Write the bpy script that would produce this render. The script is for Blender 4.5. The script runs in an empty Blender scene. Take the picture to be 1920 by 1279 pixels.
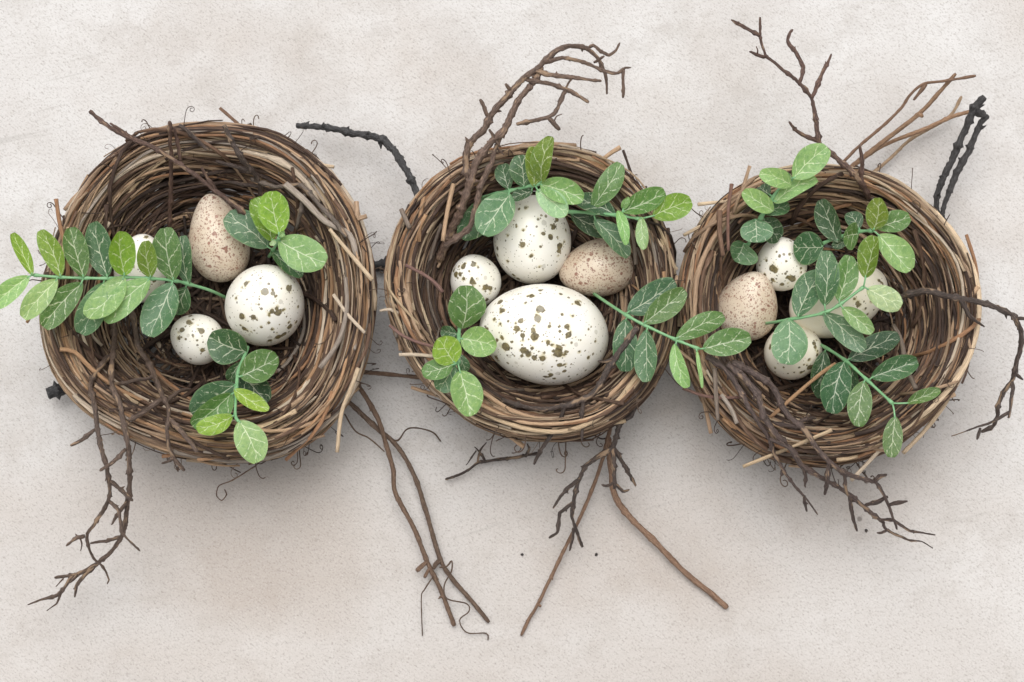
import bpy, math, random
import numpy as np
from mathutils import Vector, Matrix, Quaternion

rng = np.random.default_rng(7)
random.seed(7)
S = bpy.context.scene
COL = S.collection

# ------------------------------------------------------------------ camera
TILT = math.radians(9.0)
DIST = 0.98
CM = 0.01
AIM = Vector((0.0, 0.0, 0.03))
FWD = Vector((0.0, math.sin(TILT), -math.cos(TILT)))
UPV = Vector((0.0, math.cos(TILT), math.sin(TILT)))
CAM = AIM - FWD * DIST
LENS = 36.0 * DIST / 0.480
FPX = 1920.0 * LENS / 36.0
cd = bpy.data.cameras.new("camera")
cd.lens = LENS
cd.sensor_width = 36.0
cd.clip_start = 0.02
cd.clip_end = 60.0
cam = bpy.data.objects.new("camera", cd)
COL.objects.link(cam)
cam.location = CAM
cam.rotation_euler = (TILT, 0.0, 0.0)
S.camera = cam

# ------------------------------------------------------------------ light
SUN_ELEV = math.radians(73)
SUN_AZ = math.radians(-12)          # measured from +Y towards +X
w = bpy.data.worlds.new("World")
S.world = w
w.use_nodes = True
nt = w.node_tree
bg = nt.nodes["Background"]
sky = nt.nodes.new("ShaderNodeTexSky")
sky.sky_type = 'NISHITA'
sky.sun_disc = False
sky.sun_elevation = SUN_ELEV
sky.sun_rotation = SUN_AZ
sky.air_density = 1.0
sky.dust_density = 4.0
sky.ozone_density = 1.0
hs = nt.nodes.new("ShaderNodeHueSaturation")   # thin cloud: the blue of the sky is washed out
hs.inputs["Saturation"].default_value = 0.04
nt.links.new(sky.outputs[0], hs.inputs["Color"])
wt = nt.nodes.new("ShaderNodeMix")              # light through warm high haze
wt.data_type = 'RGBA'; wt.blend_type = 'MULTIPLY'
wt.inputs[0].default_value = 1.0
wt.inputs[7].default_value = (1.0, 0.985, 0.965, 1.0)
nt.links.new(hs.outputs[0], wt.inputs[6])
nt.links.new(wt.outputs[2], bg.inputs["Color"])
bg.inputs["Strength"].default_value = 0.15

sd = bpy.data.lights.new("sun", 'SUN')
sd.energy = 1.5
sd.angle = math.radians(52)
sd.color = (1.0, 0.98, 0.955)
sun = bpy.data.objects.new("sun", sd)
COL.objects.link(sun)
sdir = Vector((math.sin(SUN_AZ) * math.cos(SUN_ELEV), math.cos(SUN_AZ) * math.cos(SUN_ELEV), math.sin(SUN_ELEV)))
sun.rotation_euler = sdir.to_track_quat('Z', 'Y').to_euler()
sun.location = sdir * 3

S.view_settings.view_transform = 'Standard'
S.view_settings.look = 'None'
S.view_settings.gamma = 1.0
S.view_settings.use_curve_mapping = False
S.view_settings.exposure = 0.20
S.cycles.max_bounces = 5
S.cycles.diffuse_bounces = 4
S.cycles.glossy_bounces = 2
S.cycles.transmission_bounces = 3

# ------------------------------------------------------------------ pixel -> place
def at(px, py, z):
    """point of the place seen at photograph pixel (px, py) when it lies z metres above the ground"""
    d = FWD + Vector((1, 0, 0)) * ((px - 960.0) / FPX) + UPV * ((639.5 - py) / FPX)
    t = (z - CAM.z) / d.z
    return CAM + d * t

def pxm(z):
    """metres per photograph pixel at height z"""
    return (CAM.z - z) / math.cos(TILT) / FPX

# ------------------------------------------------------------------ materials
def newmat(name):
    m = bpy.data.materials.new(name)
    m.use_nodes = True
    t = m.node_tree
    return m, t, t.nodes["Principled BSDF"], t.nodes["Material Output"]

class NB:
    """small node helper"""
    def __init__(s, tree): s.t = tree
    def n(s, typ, **kw):
        x = s.t.nodes.new(typ)
        for k, v in kw.items():
            if k == 'ins':
                for kk, vv in v.items():
                    if isinstance(vv, bpy.types.NodeSocket): s.t.links.new(vv, x.inputs[kk])
                    else: x.inputs[kk].default_value = vv
            else: setattr(x, k, v)
        return x
    def math(s, op, a, b=None, c=None, clamp=False):
        x = s.t.nodes.new("ShaderNodeMath"); x.operation = op; x.use_clamp = clamp
        for i, v in enumerate((a, b, c)):
            if v is None: continue
            if isinstance(v, bpy.types.NodeSocket): s.t.links.new(v, x.inputs[i])
            else: x.inputs[i].default_value = v
        return x.outputs[0]
    def mix(s, f, a, b, blend='MIX'):
        x = s.t.nodes.new("ShaderNodeMix"); x.data_type = 'RGBA'; x.blend_type = blend
        for k, v in ((0, f), (6, a), (7, b)):
            if isinstance(v, bpy.types.NodeSocket): s.t.links.new(v, x.inputs[k])
            else: x.inputs[k].default_value = v if k == 0 else (*v, 1.0) if len(v) == 3 else v
        return x.outputs[2]
    def noise(s, vec, scale, detail=3.0, rough=0.55, out=0):
        x = s.t.nodes.new("ShaderNodeTexNoise")
        x.inputs["Scale"].default_value = scale; x.inputs["Detail"].default_value = detail; x.inputs["Roughness"].default_value = rough
        if vec is not None: s.t.links.new(vec, x.inputs["Vector"])
        return x.outputs[out]
    def ramp(s, f, *stops):
        x = s.t.nodes.new("ShaderNodeValToRGB")
        e = x.color_ramp.elements
        while len(e) < len(stops): e.new(0.5)
        for i, (p, c) in enumerate(stops):
            e[i].position = p
            e[i].color = (c, c, c, 1) if isinstance(c, (int, float)) else (*c, 1)
        s.t.links.new(f, x.inputs[0])
        return x.outputs[0]
    def map(s, vec, scale=(1, 1, 1), rot=(0, 0, 0), loc=(0, 0, 0)):
        x = s.t.nodes.new("ShaderNodeMapping")
        x.inputs["Scale"].default_value = scale; x.inputs["Rotation"].default_value = rot; x.inputs["Location"].default_value = loc
        s.t.links.new(vec, x.inputs[0])
        return x.outputs[0]
    def grainmap(s, vec, scale, deg):
        x = s.t.nodes.new("ShaderNodeMapping"); x.vector_type = 'TEXTURE'
        x.inputs["Scale"].default_value = tuple(1.0 / k for k in scale); x.inputs["Rotation"].default_value = (0, 0, math.radians(deg))
        s.t.links.new(vec, x.inputs[0])
        return x.outputs[0]
    def bump(s, h, strength, dist, normal=None):
        x = s.t.nodes.new("ShaderNodeBump")
        x.inputs["Strength"].default_value = strength; x.inputs["Distance"].default_value = dist
        s.t.links.new(h, x.inputs["Height"])
        if normal is not None: s.t.links.new(normal, x.inputs["Normal"])
        return x.outputs[0]

def concrete():
    m, t, b, o = newmat("concrete")
    N = NB(t)
    tc = N.n("ShaderNodeTexCoord").outputs["Object"]
    big = N.noise(tc, 5.0, 3, 0.55)
    mid = N.noise(tc, 22.0, 4, 0.6)
    warm = N.noise(N.map(tc, (1, 1, 1), loc=(3.1, 1.7, 0)), 7.5, 3, 0.6)
    base = N.mix(N.ramp(big, (0.32, 0.0), (0.68, 1.0)), (0.485, 0.460, 0.443), (0.575, 0.563, 0.556))
    base = N.mix(N.math('MULTIPLY', N.ramp(warm, (0.48, 0.0), (0.72, 1.0)), 0.50), base, (0.46, 0.405, 0.36))
    base = N.mix(N.math('MULTIPLY', N.ramp(mid, (0.42, 0.0), (0.66, 1.0)), 0.5), base, (0.645, 0.642, 0.642))
    cloud = N.noise(N.map(tc, (1, 1, 1), loc=(0.7, 2.3, 0)), 34.0, 5, 0.7)
    base = N.mix(N.math('MULTIPLY', N.ramp(cloud, (0.34, 1.0), (0.50, 0.0)), 0.34), base, (0.375, 0.345, 0.32))
    # light falloff and warm shade painted into the near slab, plus brownish stains, ragged
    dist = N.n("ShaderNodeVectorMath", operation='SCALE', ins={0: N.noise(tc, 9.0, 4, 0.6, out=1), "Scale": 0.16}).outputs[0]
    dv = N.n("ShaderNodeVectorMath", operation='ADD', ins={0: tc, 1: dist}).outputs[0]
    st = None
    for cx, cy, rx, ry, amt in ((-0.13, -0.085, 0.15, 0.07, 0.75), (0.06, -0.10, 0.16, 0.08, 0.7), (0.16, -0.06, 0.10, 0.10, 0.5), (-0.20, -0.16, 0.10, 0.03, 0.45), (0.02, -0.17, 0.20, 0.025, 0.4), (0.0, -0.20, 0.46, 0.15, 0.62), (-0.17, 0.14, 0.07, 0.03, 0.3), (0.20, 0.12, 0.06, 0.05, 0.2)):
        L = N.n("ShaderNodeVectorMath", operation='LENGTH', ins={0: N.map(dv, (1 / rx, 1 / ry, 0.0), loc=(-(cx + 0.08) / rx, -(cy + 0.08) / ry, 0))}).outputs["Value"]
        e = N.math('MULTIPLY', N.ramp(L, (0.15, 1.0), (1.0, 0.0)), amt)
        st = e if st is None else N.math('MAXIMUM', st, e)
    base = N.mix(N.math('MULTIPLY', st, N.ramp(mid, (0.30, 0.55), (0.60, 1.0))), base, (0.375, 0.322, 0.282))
    # fine directional trowel grain
    g1 = N.noise(N.grainmap(tc, (1.0, 2.8, 1), -38), 430.0, 3, 0.65)
    g2 = N.noise(tc, 1100.0, 3, 0.65)
    g3 = N.noise(N.grainmap(tc, (0.5, 3.0, 1), 12), 160.0, 4, 0.65)
    base = N.mix(N.math('MULTIPLY', N.ramp(g1, (0.36, 1.0), (0.44, 0.0)), 0.42), base, (0.235, 0.210, 0.19))
    base = N.mix(N.math('MULTIPLY', N.ramp(g2, (0.33, 1.0), (0.44, 0.0)), 0.52), base, (0.24, 0.21, 0.19))
    base = N.mix(N.math('MULTIPLY', N.ramp(g2, (0.58, 0.0), (0.72, 1.0)), 0.30), base, (0.74, 0.73, 0.72))
    base = N.mix(N.math('MULTIPLY', N.ramp(g3, (0.34, 1.0), (0.47, 0.0)), 0.18), base, (0.36, 0.33, 0.31))
    # pits
    v = N.n("ShaderNodeTexVoronoi", feature='F1', ins={"Vector": tc, "Scale": 260.0})
    keep = N.math('GREATER_THAN', N.n("ShaderNodeSeparateColor", ins={0: v.outputs["Color"]}).outputs[0], 0.72)
    pit = N.math('MULTIPLY', N.ramp(v.outputs["Distance"], (0.10, 1.0), (0.17, 0.0)), keep)
    base = N.mix(N.math('MULTIPLY', pit, 0.30), base, (0.25, 0.22, 0.20))
    v2 = N.n("ShaderNodeTexVoronoi", feature='F1', ins={"Vector": tc, "Scale": 26.0})
    keep2 = N.math('GREATER_THAN', N.n("ShaderNodeSeparateColor", ins={0: v2.outputs["Color"]}).outputs[1], 0.80)
    pit2 = N.math('MULTIPLY', N.ramp(v2.outputs["Distance"], (0.022, 1.0), (0.040, 0.0)), keep2)
    base = N.mix(N.math('MULTIPLY', pit2, 0.7), base, (0.13, 0.11, 0.10))
    # scratches running across the near edge of the slab
    wv = N.grainmap(tc, (1.2, 26.0, 1), 14)
    sc = N.noise(wv, 7.0, 5, 0.62)
    zone = N.noise(tc, 6.0, 1, 0.5)
    scr = N.math('MULTIPLY', N.ramp(sc, (0.315, 1.0), (0.36, 0.0)), N.ramp(zone, (0.54, 0.0), (0.64, 1.0)))
    base = N.mix(N.math('MULTIPLY', scr, 0.36), base, (0.30, 0.28, 0.265))
    t.links.new(base, b.inputs["Base Color"])
    b.inputs["Roughness"].default_value = 0.85
    b.inputs["Specular IOR Level"].default_value = 0.25
    h = N.math('ADD', N.math('MULTIPLY', g1, 0.6), N.math('MULTIPLY', g2, 0.5))
    t.links.new(N.bump(h, 0.35, 0.0006), b.inputs["Normal"])
    return m

def bark(name, island=False, rough=0.6, spec=0.35, grain=0.5, fleck=(0.42, 0.34, 0.28), fleck_amt=0.35, palette=None, blot=0.3, scar=0.0):
    """wood of one strand: the strand's own colour with grain along its length and scuffs"""
    m, t, b, o = newmat(name)
    N = NB(t)
    tv = N.n("ShaderNodeAttribute", attribute_name="strand").outputs["Vector"]
    if island:
        rnd = N.n("ShaderNodeNewGeometry").outputs["Random Per Island"]
        col = N.ramp(rnd, *palette)
    else:
        col = N.n("ShaderNodeObjectInfo").outputs["Color"]
    oi = N.n("ShaderNodeObjectInfo").outputs["Random"]
    off = N.n("ShaderNodeCombineXYZ", ins={"Z": N.math('MULTIPLY', oi, 37.0)}).outputs[0]
    vec = N.n("ShaderNodeVectorMath", operation='ADD', ins={0: tv, 1: off}).outputs[0]
    fine = N.noise(N.map(vec, (2.2, 2.2, 1.2)), 1.6, 4, 0.65)
    patch = N.noise(N.map(vec, (0.5, 0.5, 0.35)), 1.0, 3, 0.6)
    dark = N.mix(1.0, col, (0.28, 0.25, 0.24), 'MULTIPLY')
    lite = N.mix(0.5, N.mix(1.0, col, (1.45, 1.42, 1.40), 'MULTIPLY'), fleck)
    c = N.mix(N.math('MULTIPLY', N.ramp(fine, (0.34, 1.0), (0.56, 0.0)), grain), col, dark)
    c = N.mix(N.math('MULTIPLY', N.ramp(fine, (0.55, 0.0), (0.72, 1.0)), fleck_amt), c, lite)
    c = N.mix(N.math('MULTIPLY', N.ramp(patch, (0.34, 1.0), (0.46, 0.0)), blot), c, dark)
    c = N.mix(N.math('MULTIPLY', N.ramp(patch, (0.57, 0.0), (0.64, 1.0)), scar), c, (0.40, 0.27, 0.165))
    t.links.new(c, b.inputs["Base Color"])
    b.inputs["Roughness"].default_value = rough
    b.inputs["Specular IOR Level"].default_value = spec
    t.links.new(N.bump(fine, 0.9, 0.0008), b.inputs["Normal"])
    return m

def leafmat():
    m, t, b, o = newmat("printed_leaf")
    N = NB(t)
    uv = N.n("ShaderNodeAttribute", attribute_name="leaf").outputs["Vector"]       # x along the blade, y -1..1 across, z length/width
    oi = N.n("ShaderNodeObjectInfo")
    col = oi.outputs["Color"]
    sp = N.n("ShaderNodeSeparateXYZ", ins={0: uv})
    x, y, asp = sp.outputs[0], sp.outputs[1], sp.outputs[2]
    seed = N.n("ShaderNodeCombineXYZ", ins={"X": N.math('MULTIPLY', oi.outputs["Random"], 91.0), "Y": N.math('MULTIPLY', oi.outputs["Random"], 43.0)}).outputs[0]
    flat = N.n("ShaderNodeCombineXYZ", ins={"X": N.math('MULTIPLY', N.math('MULTIPLY', x, asp), 2.0), "Y": y}).outputs[0]
    pos = N.n("ShaderNodeVectorMath", operation='ADD', ins={0: flat, 1: seed}).outputs[0]
    wob = N.math('SUBTRACT', N.noise(pos, 2.2, 2, 0.5), 0.5)
    ay = N.math('ABSOLUTE', N.math('ADD', y, N.math('MULTIPLY', wob, 0.10)))
    # midrib, thinning towards the tip
    wmid = N.math('SUBTRACT', 0.052, N.math('MULTIPLY', x, 0.034))
    mid = N.math('SMOOTH_MIN', 1.0, N.math('MULTIPLY', N.math('SUBTRACT', wmid, ay), 40.0), 0.05)
    mid = N.math('MAXIMUM', mid, 0.0, clamp=True)
    # side veins sweeping to the tip
    side = N.math('SIGN', y)
    q = N.math('SUBTRACT', N.math('MULTIPLY', x, 3.3), N.math('MULTIPLY', N.math('POWER', ay, 0.85), 1.05))
    q = N.math('ADD', q, N.math('MULTIPLY', side, 0.16))
    q = N.math('ADD', q, N.math('MULTIPLY', wob, 0.5))
    q = N.math('ADD', q, N.math('MULTIPLY', oi.outputs["Random"], 1.0))
    fr = N.math('ABSOLUTE', N.math('SUBTRACT', N.math('FRACT', q), 0.5))
    wside = N.math('SUBTRACT', 0.078, N.math('MULTIPLY', ay, 0.040))
    sv = N.math('MULTIPLY', N.math('SUBTRACT', wside, fr), 30.0, clamp=True)
    gap = N.ramp(N.noise(pos, 3.4, 2, 0.6), (0.43, 0.0), (0.51, 1.0))
    sv = N.math('MULTIPLY', sv, N.math('MAXIMUM', gap, N.ramp(ay, (0.12, 1.0), (0.30, 0.0))))
    # net of fine veins
    vo = N.n("ShaderNodeTexVoronoi", feature='DISTANCE_TO_EDGE', ins={"Vector": pos, "Scale": 3.6})
    net = N.ramp(vo.outputs["Distance"], (0.014, 1.0), (0.036, 0.0))
    net = N.math('MULTIPLY', net, N.ramp(N.noise(pos, 2.6, 2, 0.6), (0.47, 0.0), (0.55, 1.0)))
    net = N.math('MULTIPLY', net, N.ramp(ay, (0.86, 1.0), (0.97, 0.0)))
    dots = N.ramp(N.noise(pos, 15.0, 1, 0.5), (0.70, 0.0), (0.76, 1.0))
    vein = N.math('MAXIMUM', mid, N.math('MULTIPLY', sv, 0.9))
    vein = N.math('MAXIMUM', vein, N.math('MULTIPLY', net, 0.42))
    vein = N.math('MAXIMUM', vein, N.math('MULTIPLY', dots, 0.45))
    vein = N.math('MULTIPLY', vein, 0.72)
    mott = N.noise(pos, 3.0, 4, 0.65)
    weave = N.noise(pos, 60.0, 2, 0.6)
    body = N.mix(N.ramp(mott, (0.35, 0.0), (0.68, 1.0)), N.mix(1.0, col, (0.72, 0.80, 0.78), 'MULTIPLY'), N.mix(1.0, col, (1.28, 1.18, 1.12), 'MULTIPLY'))
    body = N.mix(N.math('MULTIPLY', weave, 0.5), body, N.mix(1.0, col, (0.7, 0.75, 0.7), 'MULTIPLY'))
    edge = N.ramp(ay, (0.90, 0.0), (0.99, 1.0))
    body = N.mix(N.math('MULTIPLY', edge, 0.35), body, (0.30, 0.46, 0.22))
    vc = N.mix(0.30, (0.80, 0.86, 0.72), col)
    vc = N.mix(1.0, vc, (1.18, 1.15, 1.12), 'MULTIPLY')
    c = N.mix(vein, body, vc)
    # cloth back is yellower
    back = N.n("ShaderNodeNewGeometry").outputs["Backfacing"]
    c = N.mix(N.math('MULTIPLY', back, 0.4), c, N.mix(1.0, c, (1.35, 1.15, 0.6), 'MULTIPLY'))
    t.links.new(c, b.inputs["Base Color"])
    b.inputs["Roughness"].default_value = 0.42
    b.inputs["Specular IOR Level"].default_value = 0.5
    hgt = weave
    nb = N.bump(hgt, 0.25, 0.0003)
    t.links.new(nb, b.inputs["Normal"])
    tr = N.n("ShaderNodeBsdfTranslucent", ins={"Color": N.mix(1.0, c, (1.35, 1.25, 0.45), 'MULTIPLY')})
    ms = N.n("ShaderNodeMixShader", ins={0: 0.30, 1: b.outputs[0], 2: tr.outputs[0]})
    t.links.new(ms.outputs[0], o.inputs["Surface"])
    return m

def plastic_stem():
    m, t, b, o = newmat("green_stem")
    N = NB(t)
    tc = N.n("ShaderNodeTexCoord").outputs["Object"]
    n = N.noise(tc, 260.0, 3, 0.6)
    c = N.mix(n, (0.11, 0.28, 0.12), (0.24, 0.45, 0.235))
    t.links.new(c, b.inputs["Base Color"])
    b.inputs["Roughness"].default_value = 0.42
    t.links.new(N.bump(n, 0.3, 0.0004), b.inputs["Normal"])
    return m

def eggmat(name, ground, ground2, spot, spot2, fine, stain=True):
    m, t, b, o = newmat(name)
    N = NB(t)
    tc = N.n("ShaderNodeTexCoord").outputs["Object"]
    oi = N.n("ShaderNodeObjectInfo").outputs["Random"]
    off = N.n("ShaderNodeCombineXYZ", ins={"X": oi, "Y": N.math('MULTIPLY', oi, 3.0)}).outputs[0]
    tc = N.n("ShaderNodeVectorMath", operation='ADD', ins={0: tc, 1: off}).outputs[0]
    d = N.n("ShaderNodeAttribute", attribute_name="spot").outputs["Fac"]             # millimetres outside the nearest blotch
    tint = N.n("ShaderNodeAttribute", attribute_name="tint").outputs["Fac"]
    mott = N.noise(tc, 70.0, 4, 0.6)
    base = N.mix(N.ramp(mott, (0.35, 0.0), (0.65, 1.0)), ground, ground2)
    wob = N.math('SUBTRACT', N.noise(tc, 380.0, 4, 0.65), 0.5)
    dd = N.math('ADD', d, N.math('MULTIPLY', wob, 1.6))
    if stain:
        halo = N.math('MULTIPLY', N.ramp(dd, (0.45, 1.0), (1.0, 0.0)), N.ramp(N.noise(tc, 330.0, 3, 0.6), (0.50, 0.0), (0.62, 1.0)))
        base = N.mix(N.math('MULTIPLY', halo, 0.55), base, (0.50, 0.42, 0.17))
    # fine specks at three sizes
    for sc, thr, keep, amt in fine:
        v = N.n("ShaderNodeTexVoronoi", feature='F1', ins={"Vector": tc, "Scale": sc})
        sepc = N.n("ShaderNodeSeparateColor", ins={0: v.outputs["Color"]})
        big = N.math('MULTIPLY', sepc.outputs[1], thr)
        k = N.math('LESS_THAN', sepc.outputs[0], keep)
        dn = N.math('ADD', v.outputs["Distance"], N.math('MULTIPLY', N.math('SUBTRACT', N.noise(tc, sc * 2.6, 2, 0.6), 0.5), 0.22))
        hit = N.math('MULTIPLY', N.math('MULTIPLY', N.math('SUBTRACT', big, dn), 22.0, clamp=True), k)
        sc_col = N.mix(sepc.outputs[2], spot, spot2)
        base = N.mix(N.math('MULTIPLY', hit, amt), base, sc_col)
    inside = N.ramp(N.math('MULTIPLY', dd, 1.0), (0.0, 1.0), (0.26, 0.0))
    sm = N.noise(tc, 700.0, 3, 0.6)
    cspot = N.mix(N.ramp(sm, (0.38, 0.0), (0.68, 1.0)), spot, spot2)
    cspot = N.mix(N.math('MULTIPLY', tint, 0.6), cspot, (0.30, 0.28, 0.22))
    bub = N.n("ShaderNodeTexVoronoi", feature='F1', ins={"Vector": tc, "Scale": 900.0})
    cspot = N.mix(N.ramp(bub.outputs["Distance"], (0.12, 0.35), (0.2, 0.0)), cspot, (0.55, 0.50, 0.36))
    base = N.mix(N.math('MULTIPLY', inside, 0.93), base, cspot)
    t.links.new(base, b.inputs["Base Color"])
    b.inputs["Roughness"].default_value = 0.38
    b.inputs["Specular IOR Level"].default_value = 0.4
    b.inputs["Subsurface Weight"].default_value = 0.0
    pore = N.noise(tc, 1500.0, 2, 0.5)
    t.links.new(N.bump(pore, 0.10, 0.0003), b.inputs["Normal"])
    return m

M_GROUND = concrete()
M_VINE = bark("vine_bark", rough=0.62, grain=0.55, fleck=(0.62, 0.51, 0.38), fleck_amt=0.5, blot=0.34)
M_TWIG = bark("twig_bark", rough=0.48, spec=0.5, grain=0.95, fleck=(0.36, 0.27, 0.21), fleck_amt=0.6, blot=0.5, scar=0.6)
M_BLACK = bark("black_bark", rough=0.45, spec=0.5, grain=0.9, fleck=(0.20, 0.20, 0.21), fleck_amt=0.7, blot=0.4)
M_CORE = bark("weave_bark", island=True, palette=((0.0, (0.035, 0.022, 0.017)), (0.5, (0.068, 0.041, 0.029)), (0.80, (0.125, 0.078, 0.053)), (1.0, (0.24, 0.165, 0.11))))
M_FINE = bark("fine_vine_bark", island=True, palette=((0.0, (0.060, 0.038, 0.030)), (0.35, (0.13, 0.078, 0.052)), (0.6, (0.30, 0.20, 0.13)), (0.85, (0.46, 0.33, 0.215)), (1.0, (0.60, 0.47, 0.34))))
M_TENDRIL = bark("tendril_bark", island=True, palette=((0.0, (0.055, 0.038, 0.030)), (0.5, (0.12, 0.075, 0.055)), (1.0, (0.26, 0.19, 0.14))))
M_LEAF = leafmat()
M_STEM = plastic_stem()
M_EGG = eggmat("speckled_white_egg", (0.82, 0.785, 0.70), (0.875, 0.855, 0.80), (0.060, 0.042, 0.010), (0.20, 0.155, 0.050),
               ((240.0, 0.36, 0.26, 0.28), (430.0, 0.36, 0.36, 0.8), (1000.0, 0.40, 0.32, 0.7)))
M_EGG_CREAM = eggmat("speckled_cream_egg", (0.82, 0.745, 0.60), (0.86, 0.81, 0.71), (0.060, 0.042, 0.010), (0.20, 0.155, 0.050),
               ((430.0, 0.32, 0.26, 0.85), (1000.0, 0.34, 0.14, 0.75)))
M_EGG_TAN = eggmat("freckled_tan_egg", (0.56, 0.455, 0.345), (0.69, 0.60, 0.49), (0.20, 0.085, 0.060), (0.33, 0.17, 0.125),
               ((1500.0, 0.60, 0.85, 0.7), (800.0, 0.52, 0.62, 0.75), (420.0, 0.46, 0.36, 0.8)), stain=False)

# ------------------------------------------------------------------ mesh helpers
def catmull(P, step, ten=1.0):
    """smooth path through P, resampled about every `step`; also returns the control-parameter of each sample"""
    P = np.asarray(P, float)
    n = len(P)
    if n == 2:
        k = max(2, int(np.linalg.norm(P[1] - P[0]) / step) + 1)
        tt = np.linspace(0, 1, k)
        return P[0] + (P[1] - P[0]) * tt[:, None], tt
    E = np.vstack([2 * P[0] - P[1], P, 2 * P[-1] - P[-2]])
    out, par = [], []
    for i in range(n - 1):
        p0, p1, p2, p3 = E[i], E[i + 1], E[i + 2], E[i + 3]
        k = max(1, int(round(np.linalg.norm(p2 - p1) / step)))
        for j in range(k):
            t = j / k
            m1, m2 = (p2 - p0) * 0.5 * ten, (p3 - p1) * 0.5 * ten
            out.append((2 * t ** 3 - 3 * t * t + 1) * p1 + (t ** 3 - 2 * t * t + t) * m1 + (3 * t * t - 2 * t ** 3) * p2 + (t ** 3 - t * t) * m2)
            par.append(i + t)
    out.append(P[-1]); par.append(n - 1)
    return np.array(out), np.array(par) / (n - 1)

class MB:
    """collects tubes into one mesh"""
    def __init__(s): s.v = []; s.f = []; s.a = []; s.n = 0
    def tube(s, P, R, sides=6, rough=0.0, zscale=90.0, phase=0.0):
        P = np.asarray(P, float); n = len(P)
        R = np.broadcast_to(np.asarray(R, float), (n,))
        T = np.gradient(P, axis=0)
        T /= np.linalg.norm(T, axis=1)[:, None] + 1e-12
        up = np.array([0.0, 0.0, 1.0]) if abs(T[0][2]) < 0.9 else np.array([1.0, 0, 0])
        U = np.empty_like(P)
        u = up - T[0] * np.dot(up, T[0]); u /= np.linalg.norm(u)
        for i in range(n):
            u = u - T[i] * np.dot(u, T[i]); u /= np.linalg.norm(u) + 1e-12
            U[i] = u
        V = np.cross(T, U)
        ang = np.linspace(0, 2 * math.pi, sides, endpoint=False)
        ca, sa = np.cos(ang), np.sin(ang)
        RR = np.repeat(R[:, None], sides, 1)
        if rough: RR = RR * (1 + rough * rng.standard_normal((n, sides)).clip(-2, 2))
        vv = P[:, None, :] + RR[..., None] * (ca[None, :, None] * U[:, None, :] + sa[None, :, None] * V[:, None, :])
        L = np.concatenate([[0], np.cumsum(np.linalg.norm(np.diff(P, axis=0), axis=1))])
        at_ = np.stack([np.broadcast_to(ca, (n, sides)), np.broadcast_to(sa, (n, sides)), np.repeat((L * zscale + phase)[:, None], sides, 1)], -1)
        s.v.append(vv.reshape(-1, 3)); s.a.append(at_.reshape(-1, 3))
        b = s.n
        idx = np.arange(n * sides).reshape(n, sides) + b
        nx = np.roll(idx, -1, 1)
        q = np.stack([idx[:-1], nx[:-1], nx[1:], idx[1:]], -1).reshape(-1, 4)
        s.f.extend(q.tolist())
        s.f.append(idx[0][::-1].tolist()); s.f.append(idx[-1].tolist())
        s.n += n * sides
    def build(s, name, mat, parent=None, origin=(0, 0, 0), color=None):
        v = np.vstack(s.v) - np.asarray(origin)[None, :]
        me = bpy.data.meshes.new(name)
        me.from_pydata(v.tolist(), [], s.f)
        me.shade_smooth()
        a = me.attributes.new("strand", 'FLOAT_VECTOR', 'POINT')
        a.data.foreach_set("vector", np.vstack(s.a).astype(np.float32).ravel())
        me.materials.append(mat)
        return link(name, me, parent, origin if parent is None else None, color)

def link(name, me, parent=None, loc=None, color=None):
    o = bpy.data.objects.new(name, me)
    COL.objects.link(o)
    if parent is not None: o.parent = parent
    if loc is not None: o.location = loc
    if color is not None: o.color = (*color, 1.0)
    return o

def thing(name, label, cat, loc, group=None):
    o = bpy.data.objects.new(name, None)
    COL.objects.link(o)
    o.empty_display_size = 0.01
    o.location = loc
    tag(o, label, cat, group)
    return o

def tag(o, label, cat, group=None):
    o["label"] = label; o["category"] = cat
    if group: o["group"] = group

# ------------------------------------------------------------------ the slab
def slab():
    me = bpy.data.meshes.new("concrete_ground")
    s = 4.0
    me.from_pydata([(-s, -s, 0), (s, -s, 0), (s, s, 0), (-s, s, 0)], [], [(0, 1, 2, 3)])
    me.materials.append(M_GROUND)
    o = link("concrete_ground", me)
    o["kind"] = "structure"
slab()

# ------------------------------------------------------------------ nests
TAN = [(0.47, 0.280, 0.155), (0.54, 0.365, 0.230), (0.37, 0.200, 0.108), (0.52, 0.36, 0.24), (0.43, 0.29, 0.19)]
STRAW = [(0.66, 0.51, 0.35), (0.60, 0.45, 0.29), (0.68, 0.56, 0.43)]
BROWN = [(0.13, 0.075, 0.050), (0.085, 0.050, 0.037), (0.18, 0.105, 0.068), (0.060, 0.038, 0.031)]
GREY = [(0.33, 0.275, 0.23), (0.24, 0.19, 0.155), (0.42, 0.355, 0.30)]

PROF_S = np.array([0.0, 0.10, 0.22, 0.34, 0.44, 0.52, 0.62, 0.72, 0.82, 0.92, 1.0])
PROF_R = np.array([0.66, 0.86, 0.955, 0.995, 0.975, 0.915, 0.83, 0.745, 0.64, 0.50, 0.30])
PROF_Z = np.array([0.35, 1.2, 2.6, 4.1, 5.2, 5.75, 5.35, 4.2, 2.9, 1.9, 1.35]) * CM
RIM_Z = 0.045

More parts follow.
